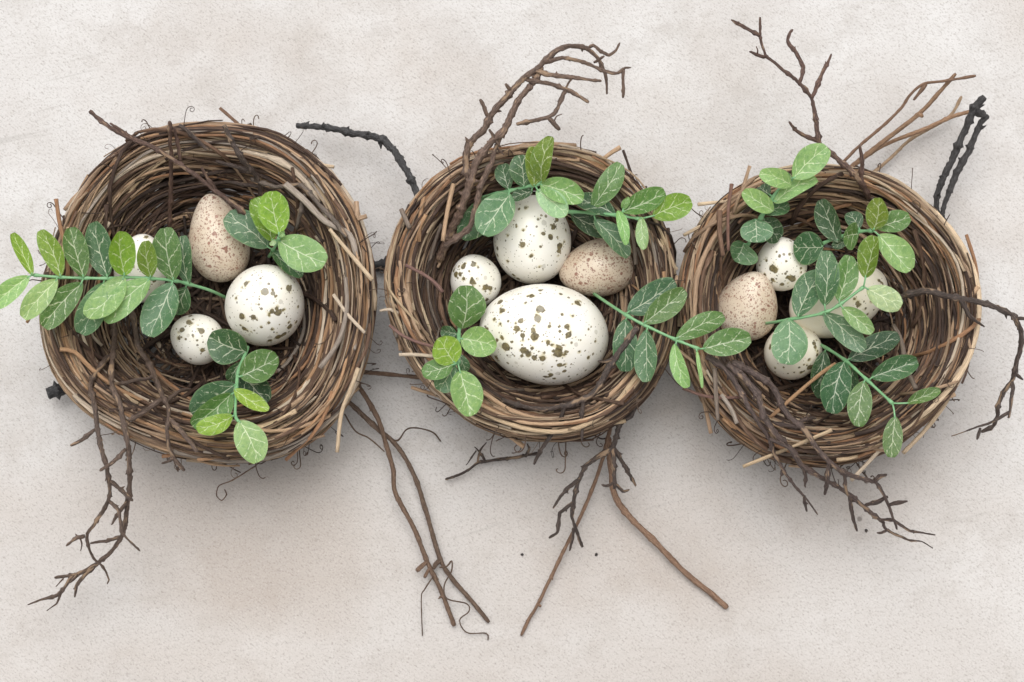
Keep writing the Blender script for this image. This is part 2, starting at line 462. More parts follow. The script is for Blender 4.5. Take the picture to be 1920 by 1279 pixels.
class Nest:
    def __init__(s, name, label, outline, seed, tanbias, wz=1.0):
        r = s.rng = np.random.default_rng(seed)
        pts = [at(x, y, RIM_Z) for x, y in outline]
        c = np.mean([[p.x, p.y] for p in pts], axis=0)
        s.c = c
        th = np.array([math.atan2(p.y - c[1], p.x - c[0]) for p in pts])
        rr = np.array([math.hypot(p.x - c[0], p.y - c[1]) for p in pts])
        k = np.argsort(th); th = th[k]; rr = rr[k]
        g = np.linspace(-math.pi, math.pi, 361)
        f = np.interp(g, np.concatenate([th - 2 * math.pi, th, th + 2 * math.pi]), np.tile(rr, 3))
        ker = np.hanning(31); ker /= ker.sum()
        f = np.convolve(np.concatenate([f[-61:-1], f, f[1:61]]), ker, 'same')[60:-60]
        s.g, s.f = g, f
        s.wz = wz
        s.root = thing(name, label, "nest", (c[0], c[1], 0.0), "three twig nests in a row")
        s.build(tanbias)
    def R(s, th):
        t = (th + math.pi) % (2 * math.pi) - math.pi
        return np.interp(t, s.g, s.f)
    def surf(s, th, sp, d):
        fr = np.interp(sp, PROF_S, PROF_R); z = np.interp(sp, PROF_S, PROF_Z) * s.wz
        # d pulls the point into the wall
        cr, cz = 0.80, 0.026 * s.wz
        low = np.clip((sp - 0.8) / 0.2, 0, 1)
        fr2 = fr + (cr - fr) * d * (1 - low)
        z2 = z + (cz - z) * d * (1 - low) - low * d * 0.010
        R = s.R(th)
        return np.stack([R * fr2 * np.cos(th), R * fr2 * np.sin(th), np.maximum(z2, 0.002)], -1)
    def strand(s, s0, span, th0, drift, d0, amp=1.0):
        r = s.rng
        n = max(6, int(abs(span) * 0.07 / 0.0052))
        u = np.linspace(0, 1, n)
        th = th0 + span * u
        sp = s0 + drift * (u - 0.5)
        d = np.full(n, d0)
        for k in (1, 2, 3.3, 5.1):
            sp = sp + amp * 0.030 / k * math.sqrt(k) * r.uniform(-1, 1) * np.sin(k * th + r.uniform(0, 6.28))
            d = d + 0.10 / k * r.uniform(-1, 1) * np.sin(k * 1.3 * th + r.uniform(0, 6.28))
        # the very ends spring out of the weave a little
        e0, e1 = r.uniform(-0.5, 1.0), r.uniform(-0.5, 1.0)
        d = d - 0.16 * (np.clip(1 - u / 0.06, 0, 1) * e0 + np.clip(1 - (1 - u) / 0.06, 0, 1) * e1)
        sp = np.clip(sp, 0.02, 1.0); d = np.clip(d, -0.14, 0.9)
        P = s.surf(th, sp, d)
        J = r.standard_normal((n, 3)) * 0.00035
        for q in range(2): J[1:-1] = (J[:-2] + J[1:-1] + J[2:]) / 2.2
        return P + J
    def radius(s, n, base):
        r = s.rng
        R = np.full(n, base) * np.linspace(r.uniform(0.75, 1.1), r.uniform(0.6, 1.05), n)
        R *= 1 + 0.05 * r.standard_normal(n)
        for k in range(int(n / 14)):
            i = r.integers(1, n - 1); R[i] *= r.uniform(1.15, 1.5)
        return R
    def build(s, tanbias):
        r = s.rng
        o = (0, 0, 0)
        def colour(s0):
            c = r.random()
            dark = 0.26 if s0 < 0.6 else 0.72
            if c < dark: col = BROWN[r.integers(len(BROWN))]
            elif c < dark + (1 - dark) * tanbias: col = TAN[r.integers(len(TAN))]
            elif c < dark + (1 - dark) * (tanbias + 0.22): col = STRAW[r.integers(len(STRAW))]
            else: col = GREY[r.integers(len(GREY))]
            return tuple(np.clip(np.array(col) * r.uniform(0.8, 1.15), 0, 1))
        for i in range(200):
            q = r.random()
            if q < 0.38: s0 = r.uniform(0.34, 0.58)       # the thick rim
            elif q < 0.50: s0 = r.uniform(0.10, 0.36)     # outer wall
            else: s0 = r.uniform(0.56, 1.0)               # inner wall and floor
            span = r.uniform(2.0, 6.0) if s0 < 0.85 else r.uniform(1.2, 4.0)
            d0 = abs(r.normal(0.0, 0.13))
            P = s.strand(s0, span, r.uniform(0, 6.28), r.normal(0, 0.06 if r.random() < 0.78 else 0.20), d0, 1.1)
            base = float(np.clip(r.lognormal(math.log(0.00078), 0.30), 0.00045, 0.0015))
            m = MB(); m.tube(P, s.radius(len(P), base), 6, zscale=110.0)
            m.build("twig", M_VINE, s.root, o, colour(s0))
        for i in range(18):                               # short pieces that cross the weave
            s0 = r.uniform(0.42, 0.85)
            P = s.strand(s0, r.uniform(0.35, 0.95) * r.choice([-1, 1]), r.uniform(0, 6.28), r.uniform(0.10, 0.42) * r.choice([-1, 1]), -0.07, 0.5)
            m = MB(); m.tube(P, s.radius(len(P), r.uniform(0.0006, 0.0013)), 6, zscale=110.0)
            m.build("twig", M_VINE, s.root, o, colour(s0))
        for i in range(16):                               # snapped ends that stand off the rim
            th = r.uniform(0, 6.28); s0 = r.uniform(0.30, 0.60)
            A = s.surf(np.array([th]), np.array([s0]), np.array([0.1]))[0]
            tdir = np.array([-math.sin(th), math.cos(th), 0]) * r.choice([-1, 1]); out = np.array([math.cos(th), math.sin(th), 0.25])
            B = A + (tdir * r.uniform(0.6, 1.0) + out * r.uniform(0.05, 0.45)) * r.uniform(0.010, 0.024)
            P, _ = catmull([A - tdir * 0.012, A, B], 0.003)
            m = MB(); m.tube(P, s.radius(len(P), r.uniform(0.0007, 0.0014)), 6, zscale=110.0)
            m.build("twig", M_VINE, s.root, o, colour(s0))
        m = MB()                                          # hundreds more, too fine to follow one by one
        for i in range(200):
            s0 = r.uniform(0.22, 0.60) if r.random() < 0.5 else r.uniform(0.55, 1.0)
            P = s.strand(s0, r.uniform(1.0, 3.6) * r.choice([-1, 1]), r.uniform(0, 6.28), r.normal(0, 0.09), r.uniform(-0.05, 0.2), 1.3)
            m.tube(P, s.radius(len(P), r.uniform(0.00028, 0.0006)), 5, phase=r.uniform(0, 50))
        w = m.build("fine_weave", M_FINE, s.root); w["kind"] = "stuff"
        # what lies behind: the packed inside of the wall and the bed of the bowl
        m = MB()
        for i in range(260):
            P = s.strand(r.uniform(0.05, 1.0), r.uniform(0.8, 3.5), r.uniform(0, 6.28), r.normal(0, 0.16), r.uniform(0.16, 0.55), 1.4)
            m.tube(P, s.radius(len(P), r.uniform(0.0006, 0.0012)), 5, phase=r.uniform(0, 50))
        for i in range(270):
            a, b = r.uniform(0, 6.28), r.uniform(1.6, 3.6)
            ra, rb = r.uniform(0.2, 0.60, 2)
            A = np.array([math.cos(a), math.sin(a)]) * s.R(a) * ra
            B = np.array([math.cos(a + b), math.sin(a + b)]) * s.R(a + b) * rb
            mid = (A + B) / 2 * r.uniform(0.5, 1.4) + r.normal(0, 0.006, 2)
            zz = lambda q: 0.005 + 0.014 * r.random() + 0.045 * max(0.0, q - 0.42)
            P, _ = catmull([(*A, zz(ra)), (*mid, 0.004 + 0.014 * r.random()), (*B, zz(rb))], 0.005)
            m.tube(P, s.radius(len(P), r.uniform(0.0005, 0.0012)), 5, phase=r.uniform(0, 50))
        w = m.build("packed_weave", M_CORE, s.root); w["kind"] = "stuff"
        # hair-fine curled tendrils caught in the weave
        m = MB()
        for i in range(115):
            th = r.uniform(0, 6.28)
            sp = r.uniform(0.15, 0.9)
            p = s.surf(np.array([th]), np.array([sp]), np.array([-0.03]))[0]
            out = p / np.linalg.norm(p)
            m.tube(curl(r, p, out * r.uniform(0.2, 1) + r.normal(0, 0.6, 3)), r.uniform(0.00012, 0.00028), 4)
        for i in range(16):
            th = -math.pi / 2 + r.normal(0, 0.55)
            p = s.surf(np.array([th]), np.array([r.uniform(0.08, 0.34)]), np.array([-0.02]))[0]
            out = np.array([math.cos(th), math.sin(th), -0.25])
            m.tube(curl(r, p, out + r.normal(0, 0.8, 3), 1.45), r.uniform(0.00014, 0.00034), 4)
        w = m.build("tendril_tangle", M_TENDRIL, s.root); w["kind"] = "stuff"
    def add(s, name, pts, r0, r1, color, z):
        """a loose strand of this nest, through photograph pixels"""
        P = path(pts, z)
        P, u = catmull(P, 0.003)
        rad = (r0 + (r1 - r0) * u) * pxm(0.05)
        n = len(P)
        rad = rad * (1 + 0.05 * rng.standard_normal(n))
        m = MB(); m.tube(P - np.array([s.c[0], s.c[1], 0]), rad, 7, zscale=110)
        return m.build(name, M_VINE, s.root, (0, 0, 0), color)

def curl(r, p, d, k_len=1.0):
    """a tendril that starts at p, runs along d and winds up"""
    d = np.asarray(d) / (np.linalg.norm(d) + 1e-9)
    L = r.uniform(0.004, 0.011) * k_len
    n = 26
    a = np.cross(d, r.normal(0, 1, 3)); a /= np.linalg.norm(a) + 1e-9
    x = d.copy(); P = [np.array(p, float)]
    k = r.uniform(-40, 40); turn = r.uniform(300, 900) * r.choice([-1, 1]); start = r.uniform(0.2, 0.7)
    for i in range(n):
        u = i / n
        kk = k if u < start else turn * (u - start) / (1 - start) + k
        ang = kk * L / n * 3.0
        x = x * math.cos(ang) + np.cross(a, x) * math.sin(ang) + a * 0.01
        x /= np.linalg.norm(x)
        P.append(P[-1] + x * L / n * 1.6)
    P = np.array(P); P[:, 2] = np.maximum(P[:, 2], 0.001)
    return P

def path(pts, z):
    """photograph pixels to points; z is one height or (fraction, height) knots, in centimetres"""
    n = len(pts)
    L = np.concatenate([[0], np.cumsum([math.dist(pts[i], pts[i + 1]) for i in range(n - 1)])]); L /= L[-1]
    if isinstance(z, (int, float)): zz = np.full(n, float(z))
    else: zz = np.interp(L, [k[0] for k in z], [k[1] for k in z])
    return np.array([at(x, y, h * CM) for (x, y), h in zip(pts, zz)])

nest_l = Nest("bird_nest", "largest twig nest with four eggs and a long leafy spray over its rim",
    [(80, 620), (92, 520), (122, 410), (185, 312), (275, 252), (400, 236), (500, 250), (590, 298), (650, 372), (688, 460), (697, 560), (686, 660), (655, 750), (600, 815), (520, 858), (420, 866), (320, 848), (230, 812), (150, 760), (100, 695)], 11, 0.66)
nest_m = Nest("bird_nest", "twig nest between the other two, holding the largest speckled egg",
    [(722, 545), (732, 465), (765, 395), (820, 332), (900, 290), (1000, 276), (1100, 288), (1180, 330), (1235, 405), (1262, 490), (1268, 570), (1262, 640), (1235, 710), (1190, 770), (1120, 812), (1040, 826), (950, 815), (870, 778), (800, 718), (750, 635)], 23, 0.62)
nest_r = Nest("bird_nest", "round twig nest with three leafy sprays and dark branches over its front",
    [(1272, 570), (1285, 480), (1325, 405), (1395, 345), (1470, 318), (1550, 314), (1640, 328), (1720, 375), (1785, 445), (1822, 520), (1828, 600), (1812, 680), (1770, 755), (1700, 820), (1620, 862), (1540, 872), (1450, 858), (1370, 810), (1310, 735), (1280, 655)], 37, 0.72)

# loose ends that leave the weave
nest_l.add("stray_twig", [(618, 430), (650, 468), (698, 525)], 3.6, 4.4, STRAW[0], 6.3)
nest_l.add("stray_twig", [(625, 552), (652, 590), (684, 624)], 3.4, 3.6, STRAW[2], 6.2)
nest_l.add("stray_twig", [(672, 690), (655, 735), (640, 775), (632, 848)], 4.5, 4.0, STRAW[0], ((0, 6.2), (1, 5.2)))
nest_l.add("stray_twig", [(105, 373), (112, 420), (124, 470), (128, 520)], 4.0, 4.4, TAN[2], ((0, 6.0), (1, 5.6)))
nest_l.add("stray_twig", [(668, 378), (672, 410), (688, 405)], 5.0, 5.0, TAN[3], 5.6)
nest_l.add("stray_twig", [(535, 345), (570, 375), (610, 415), (655, 440), (668, 480)], 6.5, 5.5, GREY[2], ((0, 6.2), (1, 6.0)))
nest_l.add("stray_twig", [(600, 690), (635, 640), (650, 580), (648, 520)], 5.0, 4.0, GREY[0], 6.2)
nest_l.add("stray_twig", [(112, 655), (140, 660), (170, 690), (215, 725), (275, 755)], 4.6, 4.0, TAN[0], ((0, 6.0), (1, 4.4)))
nest_l.add("stray_twig", [(50, 605), (70, 575), (95, 548)], 3.2, 3.4, TAN[0], ((0, 5.2), (1, 5.6)))
nest_m.add("stray_twig", [(748, 665), (780, 665), (812, 668)], 3.4, 3.6, STRAW[2], 5.9)
nest_m.add("stray_twig", [(712, 583), (732, 580), (748, 588)], 2.6, 4.0, STRAW[2], 5.4)
nest_m.add("stray_twig", [(752, 392), (760, 410), (768, 428)], 4.4, 5.0, GREY[1], 5.8)
nest_m.add("stray_twig", [(760, 497), (790, 512), (815, 530), (830, 548)], 3.2, 4.0, (0.23, 0.13, 0.11), 6.1)
nest_m.add("stray_twig", [(730, 610), (760, 632), (805, 648), (850, 655)], 3.0, 3.0, (0.23, 0.13, 0.11), 6.1)
nest_m.add("stray_twig", [(850, 345), (838, 400), (830, 452)], 4.6, 4.0, TAN[1], 6.2)
nest_m.add("stray_twig", [(1128, 300), (1148, 285), (1163, 276)], 4.2, 4.6, TAN[1], 5.6)
nest_m.add("stray_twig", [(940, 285), (1000, 268), (1060, 275), (1110, 295)], 3.6, 3.4, TAN[1], 4.6)
nest_m.add("stray_twig", [(800, 690), (860, 745), (930, 785), (1000, 806), (1070, 806), (1140, 770), (1195, 705)], 4.6, 4.4, STRAW[1], 5.8)
nest_m.add("stray_twig", [(905, 735), (960, 770), (1030, 790), (1090, 780), (1150, 735), (1190, 690)], 4.4, 4.2, TAN[1], 5.4)
nest_r.add("stray_twig", [(1393, 875), (1440, 856), (1490, 836), (1560, 806)], 3.4, 3.6, STRAW[1], ((0, 5.4), (1, 6.2)))
nest_r.add("stray_twig", [(1596, 901), (1630, 865), (1664, 828)], 4.0, 3.6, STRAW[2], ((0, 4.6), (1, 5.6)))
nest_r.add("stray_twig", [(1693, 850), (1735, 806), (1775, 752), (1795, 700)], 4.2, 4.4, STRAW[0], ((0, 4.4), (1, 4.8)))
nest_r.add("stray_twig", [(1443, 784), (1499, 734), (1540, 700), (1567, 682)], 3.6, 3.8, TAN[0], 4.8)
nest_r.add("stray_twig", [(1340, 690), (1342, 730), (1346, 788)], 4.6, 3.8, GREY[1], 6.3)
nest_r.add("stray_twig", [(1352, 740), (1370, 765), (1382, 794)], 4.0, 4.2, GREY[2], 6.1)
nest_r.add("stray_twig", [(1280, 728), (1320, 742), (1360, 746), (1400, 744)], 3.0, 3.0, (0.20, 0.11, 0.09), 6.1)
nest_r.add("stray_twig", [(1349, 395), (1350, 440), (1356, 480)], 5.4, 4.6, BROWN[2], 6.2)
nest_r.add("stray_twig", [(1372, 345), (1366, 390), (1365, 440), (1366, 470)], 3.6, 3.0, (0.22, 0.12, 0.09), 6.3)
nest_r.add("stray_twig", [(1812, 440), (1830, 500), (1832, 550), (1824, 585)], 3.4, 4.2, TAN[2], 4.4)
nest_r.add("stray_twig", [(1675, 610), (1690, 640), (1700, 690), (1717, 728)], 4.6, 5.0, GREY[1], ((0, 3.6), (1, 6.0)))

# ------------------------------------------------------------------ eggs
def egg(name, label, cpx, z, L, W, ang, elev, mat, spots=(), crop=(0, 0, 1), k=0.10, group=None):
    """cpx: pixel of the centre, z centre height (cm), L/W in pixels, ang: image direction of the narrow end, elev: its tilt to the viewer"""
    c = at(cpx[0], cpx[1], z * CM)
    m_ = pxm(z * CM)
    a, bW = L * m_ / 2, W * m_ / 2
    nu, nv = (150, 200) if L > 140 else (110, 150)
    tt = np.linspace(0, math.pi, nu)
    v = []
    for i, t in enumerate(tt):
        x = math.cos(t)
        rr = math.sin(t) * (1 - k * x - 0.03 * x * x)
        if i in (0, nu - 1): v.append((0, 0, a * x)); continue
        for j in range(nv):
            p = 2 * math.pi * j / nv
            v.append((bW * rr * math.cos(p), bW * rr * math.sin(p), a * x))
    f = []
    ring = lambda i, j: 1 + (i - 1) * nv + j % nv
    last = len(v) - 1
    for j in range(nv):
        f.append((0, ring(1, j), ring(1, j + 1)))
        f.append((last, ring(nu - 2, j + 1), ring(nu - 2, j)))
        for i in range(1, nu - 2): f.append((ring(i, j), ring(i + 1, j), ring(i + 1, j + 1), ring(i, j + 1)))
    A = math.radians(ang); E = math.radians(elev)
    ax = (Vector((1, 0, 0)) * math.cos(A) + UPV * math.sin(A)) * math.cos(E) - FWD * math.sin(E)
    q = ax.to_track_quat('Z', 'Y')
    me = bpy.data.meshes.new(name)
    me.from_pydata(v, [], f)
    me.shade_smooth()
    V = np.array(v)
    Mr = np.array(q.to_matrix())
    Wd = V @ Mr.T + np.array(c)
    rel = Wd - np.array(CAM)
    dep = rel @ np.array(FWD)
    PX = 960 + rel[:, 0] / dep * FPX
    PY = 639.5 - (rel @ np.array(UPV)) / dep * FPX
    sd = np.full(len(V), 9.0); tint = np.zeros(len(V))
    near = dep < np.dot(np.array(c) - np.array(CAM), np.array(FWD))
    for s_ in spots:
        sx, sy, sr = crop[0] + s_[0] / crop[2], crop[1] + s_[1] / crop[2], s_[2] * 1.12 / crop[2]
        i = np.argmin((PX - sx) ** 2 + (PY - sy) ** 2 + np.where(near, 0, 1e6))
        dd = (np.linalg.norm(V - V[i], axis=1) - sr * m_) * 1000.0
        if s_[2] * 1.0 / crop[2] > 3.0:                   # small splashes round a blotch
            for _ in range(4):
                j = np.argmin(np.linalg.norm(V - V[i] - rng.normal(0, 1.2, 3) * sr * m_, axis=1))
                sd = np.minimum(sd, (np.linalg.norm(V - V[j], axis=1) - sr * m_ * rng.uniform(0.12, 0.4)) * 1000.0)
        tint = np.where(dd < sd, s_[3] if len(s_) > 3 else 0.0, tint)
        sd = np.minimum(sd, dd)
    # blotches on the hidden side too
    r = np.random.default_rng(int(cpx[0]))
    if spots:
        mr = np.mean([s_[2] for s_ in spots]) / crop[2] * m_
        far = np.where(~near)[0]
        for i in r.choice(far, len(spots)):
            dd = (np.linalg.norm(V - V[i], axis=1) - mr * r.uniform(0.5, 1.3)) * 1000.0
            sd = np.minimum(sd, dd)
    for nm, arr in (("spot", sd), ("tint", tint)):
        at_ = me.attributes.new(nm, 'FLOAT', 'POINT'); at_.data.foreach_set("value", arr.astype(np.float32))
    me.materials.append(mat)
    o = link(name, me, None, c)
    o.rotation_mode = 'QUATERNION'; o.rotation_quaternion = q
    tag(o, label, "egg", group)
    return o

C4 = (660, 440, 2.906); C3 = (660, 60, 2.906); C1 = (0, 180, 2.664); CR = (1420, 460, 4.92)
egg("white_egg", "white speckled egg standing behind the long leafy spray in the largest nest", (264, 503), 3.6, 134, 98, 80, 20, M_EGG,
    [(730, 705, 8), (770, 920, 9), (700, 950, 10), (735, 960, 8), (640, 870, 6)], C1, group="white speckled eggs")
egg("tan_egg", "tall freckled tan egg leaning upright on the far wall of the largest nest", (408, 446), 3.5, 170, 110, 100, 12, M_EGG_TAN,
    [(1125, 763, 9), (1045, 735, 6), (1075, 690, 8), (1020, 815, 5), (1090, 640, 5)], C1, k=0.27, group="freckled tan eggs")
egg("white_egg", "big round white speckled egg beside the tan one in the largest nest", (497, 571), 3.9, 172, 148, 60, 55, M_EGG,
    [(1228, 937, 11, .5), (1325, 978, 16, 1), (1362, 985, 9, 1), (1443, 960, 15, .3), (1210, 1100, 14), (1268, 1105, 11), (1358, 1075, 10), (1382, 1063, 8), (1390, 1083, 14),
     (1220, 1162, 11), (1445, 1155, 13), (1390, 1205, 15), (1420, 1190, 12), (1340, 1135, 6), (1310, 1155, 5), (1355, 1165, 5), (1180, 1010, 5), (1490, 1050, 5), (1430, 1100, 4), (1480, 1130, 7), (1350, 1220, 8)], C1, k=0.06, group="white speckled eggs")
egg("white_egg", "small white speckled egg half hidden by a dark leaf in the largest nest", (369, 635), 3.3, 104, 94, 150, 30, M_EGG,
    [(908, 1168, 11, .4), (945, 1130, 12, .4), (950, 1098, 8), (1005, 1175, 13, .3), (893, 1210, 7), (960, 1195, 4), (985, 1220, 4), (925, 1215, 5), (1010, 1270, 9)], C1, group="white speckled eggs")

egg("white_egg", "small round white speckled egg at the edge of the nest with the largest egg", (891, 525), 3.6, 104, 95, 110, 40, M_EGG,
    [(605, 175, 13), (565, 215, 13), (590, 215, 9), (555, 195, 9), (655, 258, 12), (730, 285, 14), (755, 295, 11), (660, 163, 12, .7), (735, 355, 9), (690, 180, 5, .5), (610, 240, 6), (640, 200, 4)], C4, group="white speckled eggs")
egg("white_egg", "upright white speckled egg above the largest egg, touched by pale leaves", (998, 449), 3.5, 172, 147, 92, 25, M_EGG,
    [(1118, 1020, 11), (1098, 1063, 12), (1080, 1120, 13), (1133, 1165, 15), (1130, 1195, 13), (930, 1155, 14), (977, 1222, 8), (1045, 1098, 8), (1015, 1020, 6, .5), (945, 960, 7, .4), (910, 965, 6), (1165, 1080, 5),
     (935, 1085, 5), (850, 1112, 4), (1025, 1170, 5), (895, 1060, 4), (790, 1180, 10), (795, 1215, 8), (850, 1250, 8), (905, 1345, 9), (880, 1325, 8), (1020, 1280, 4)], C3, k=0.05, group="white speckled eggs")
egg("tan_egg", "freckled tan egg lying beside the largest white egg", (1121, 503), 3.2, 150, 108, 192, 8, M_EGG_TAN,
    [(1275, 265, 7), (1220, 215, 7), (1390, 130, 6), (1420, 300, 6), (1470, 215, 7)], C4, k=0.13, group="freckled tan eggs")
egg("white_egg", "largest egg, white with dark olive blotches, lying on its side", (1020, 626), 4.3, 244, 188, 170, 6, M_EGG,
    [(808, 367, 14), (818, 412, 13), (978, 337, 12), (1030, 402, 17, 1), (1015, 455, 16, .8), (917, 470, 12, .3), (900, 515, 14), (988, 517, 12), (995, 557, 19), (985, 550, 14), (928, 553, 11), (838, 610, 20), (938, 628, 15), (1065, 585, 10),
     (1180, 547, 14), (1175, 500, 11), (1125, 648, 20), (1130, 622, 16), (1042, 678, 14), (990, 672, 13), (960, 655, 12), (1133, 708, 12), (1085, 760, 11), (1160, 655, 8), (1228, 370, 15), (738, 515, 10), (785, 670, 13), (1145, 438, 7), (1205, 440, 7),
     (775, 460, 8), (850, 475, 6), (808, 485, 6), (1135, 530, 6), (1290, 515, 5), (1090, 600, 6), (870, 585, 7), (1050, 645, 7), (1325, 585, 6), (1290, 670, 8), (1240, 640, 4), (1023, 305, 7), (1140, 325, 8), (1075, 500, 8), (1130, 500, 6), (1155, 745, 9), (1060, 775, 9), (1100, 785, 8), (945, 370, 5, .6), (925, 660, 7)], C4, k=0.07, group="white speckled eggs")

egg("white_egg", "small white egg with one large dark blotch beside the freckled tan one", (1465, 494), 4.0, 106, 95, 100, 35, M_EGG,
    [(140, 210, 26), (165, 228, 24), (70, 270, 13), (140, 320, 15), (230, 360, 17), (315, 300, 24), (335, 318, 20), (285, 290, 12), (400, 215, 10), (405, 250, 10), (85, 140, 11), (205, 100, 12), (270, 145, 8), (300, 85, 9), (25, 185, 9), (175, 60, 6)], CR, group="white speckled eggs")
egg("tan_egg", "blunt freckled pinkish tan egg in the nest with three sprays", (1403, 571), 3.7, 138, 114, 74, 32, M_EGG_TAN,
    [(12, 380, 9), (60, 420, 8), (45, 520, 8), (-60, 500, 8), (100, 560, 8)], CR, k=0.25, group="freckled tan eggs")
egg("cream_egg", "large cream egg mostly covered by a leafy spray", (1572, 561), 3.8, 192, 134, 24, 8, M_EGG_CREAM,
    [(935, 545, 17), (925, 535, 14), (995, 582, 11), (1070, 600, 9), (905, 595, 9), (900, 497, 9), (985, 515, 6), (1125, 325, 12), (1155, 355, 11), (1085, 660, 14), (1140, 345, 8), (1050, 520, 5), (1010, 640, 6)], CR, k=0.06, group="white speckled eggs")
egg("white_egg", "small cream white egg with a broad leaf lying across it", (1488, 660), 3.6, 112, 101, 20, 35, M_EGG_CREAM,
    [(125, 920, 16), (118, 945, 12), (522, 905, 16), (532, 935, 14), (480, 1130, 26), (510, 1120, 24), (540, 1110, 13), (550, 1015, 10), (480, 1055, 7), (385, 1130, 6), (245, 1128, 6), (165, 1130, 6), (410, 1170, 12), (430, 1160, 10), (340, 1170, 5), (555, 975, 6), (530, 1145, 12)], CR, group="white speckled eggs")

# ------------------------------------------------------------------ branches
def branch(name, label, lines, color, z, group=None, thorns=0.5, mat=None, cat="branch", sides=8):
    """lines[0] is the stem; the others fork from it. Each line: (pixels, r0, r1[, rise in cm])"""
    mat = mat or M_TWIG
    done_px, done_z = [], []
    root = None
    for li, ln in enumerate(lines):
        pts, r0, r1 = ln[0], ln[1], ln[2]
        zz = ln[3] if len(ln) > 3 else None
        if li == 0 or isinstance(zz, tuple):
            P = path(pts, z if li == 0 and zz is None else zz)
        else:
            D = np.array(done_px) - np.array(pts[0])
            k = int(np.argmin((D ** 2).sum(1)))
            z0 = done_z[k]
            P = path(pts, ((0, z0 / CM), (1, max(0.35, z0 / CM + (zz if zz is not None else rng.uniform(-0.4, 0.5))))))
        P, u = catmull(P, 0.0011, 1.0 if mat is M_VINE else 0.62)
        n = len(P)
        # record in pixels for later forks
        rel = P - np.array(CAM)
        dep = rel @ np.array(FWD)
        done_px += np.stack([960 + rel[:, 0] / dep * FPX, 639.5 - rel @ np.array(UPV) / dep * FPX], 1).tolist()
        done_z += P[:, 2].tolist()
        sc = pxm(float(P[:, 2].mean()))
        R = (r0 + (r1 - r0) * u) * sc * (0.90 if mat is M_TWIG else 0.95)
        smooth = 0.35 if mat is M_VINE else 1.0
        ker = np.hanning(9); ker /= ker.sum()
        wig = np.stack([np.convolve(rng.standard_normal(n + 8), ker, 'valid') for a in range(3)], 1)
        P = P + wig * 0.00026 * smooth * np.clip(np.minimum(u, 1 - u) * 8, 0, 1)[:, None]
        bump = np.ones(n)
        i = int(rng.uniform(3, 9)); nodes = []
        while i < n - 3:
            kk = np.arange(n)
            bump += smooth * rng.uniform(0.2, 0.6) * np.exp(-((kk - i) / 0.8) ** 2)
            nodes.append(i)
            i += int(rng.uniform(5, 14))
        lo = np.convolve(rng.standard_normal(n + 8), ker, 'valid') * 0.14
        m = MB()
        RR = R * bump * (1 + lo)
        if mat is not M_VINE and li > 0: RR = RR * (1 - 0.35 * np.clip((u - 0.6) / 0.4, 0, 1))
        RR[-1] *= 0.7; RR[0] *= 0.8
        if root is None:
            o0 = P[0].copy()
            root = thing(name, label, cat, o0, group)
        m.tube(P - o0, np.maximum(RR, 0.00025), sides, rough=0.13 * smooth, zscale=300.0, phase=rng.uniform(0, 40))
        for i in nodes:                                     # buds and snapped spurs
            if rng.random() > thorns: continue
            T = P[min(i + 1, n - 1)] - P[i - 1]; T /= np.linalg.norm(T) + 1e-9
            d = np.cross(T, rng.normal(0, 1, 3)); d /= np.linalg.norm(d) + 1e-9
            d = d + T * rng.uniform(-0.3, 0.9); d /= np.linalg.norm(d)
            Ls = R[i] * rng.uniform(1.3, 2.6)
            q = np.array([P[i] + d * Ls * a + T * Ls * 0.25 * a * a for a in (0.2, 0.6, 1.0)]) - o0
            m.tube(q, np.array([0.62, 0.5, 0.12]) * R[i], 5, zscale=300.0)
        m.build("stem" if li == 0 else "side_twig", mat, root, (0, 0, 0), tuple(np.array(color) * rng.uniform(0.72, 1.08)))
    return root

DK = (0.135, 0.090, 0.068); DKB = (0.085, 0.060, 0.050); BLK = (0.040, 0.036, 0.036); RDB = (0.15, 0.085, 0.064); TANB = (0.24, 0.145, 0.095); TANL = (0.33, 0.20, 0.12)
GB = "dark branches tucked into the nests"

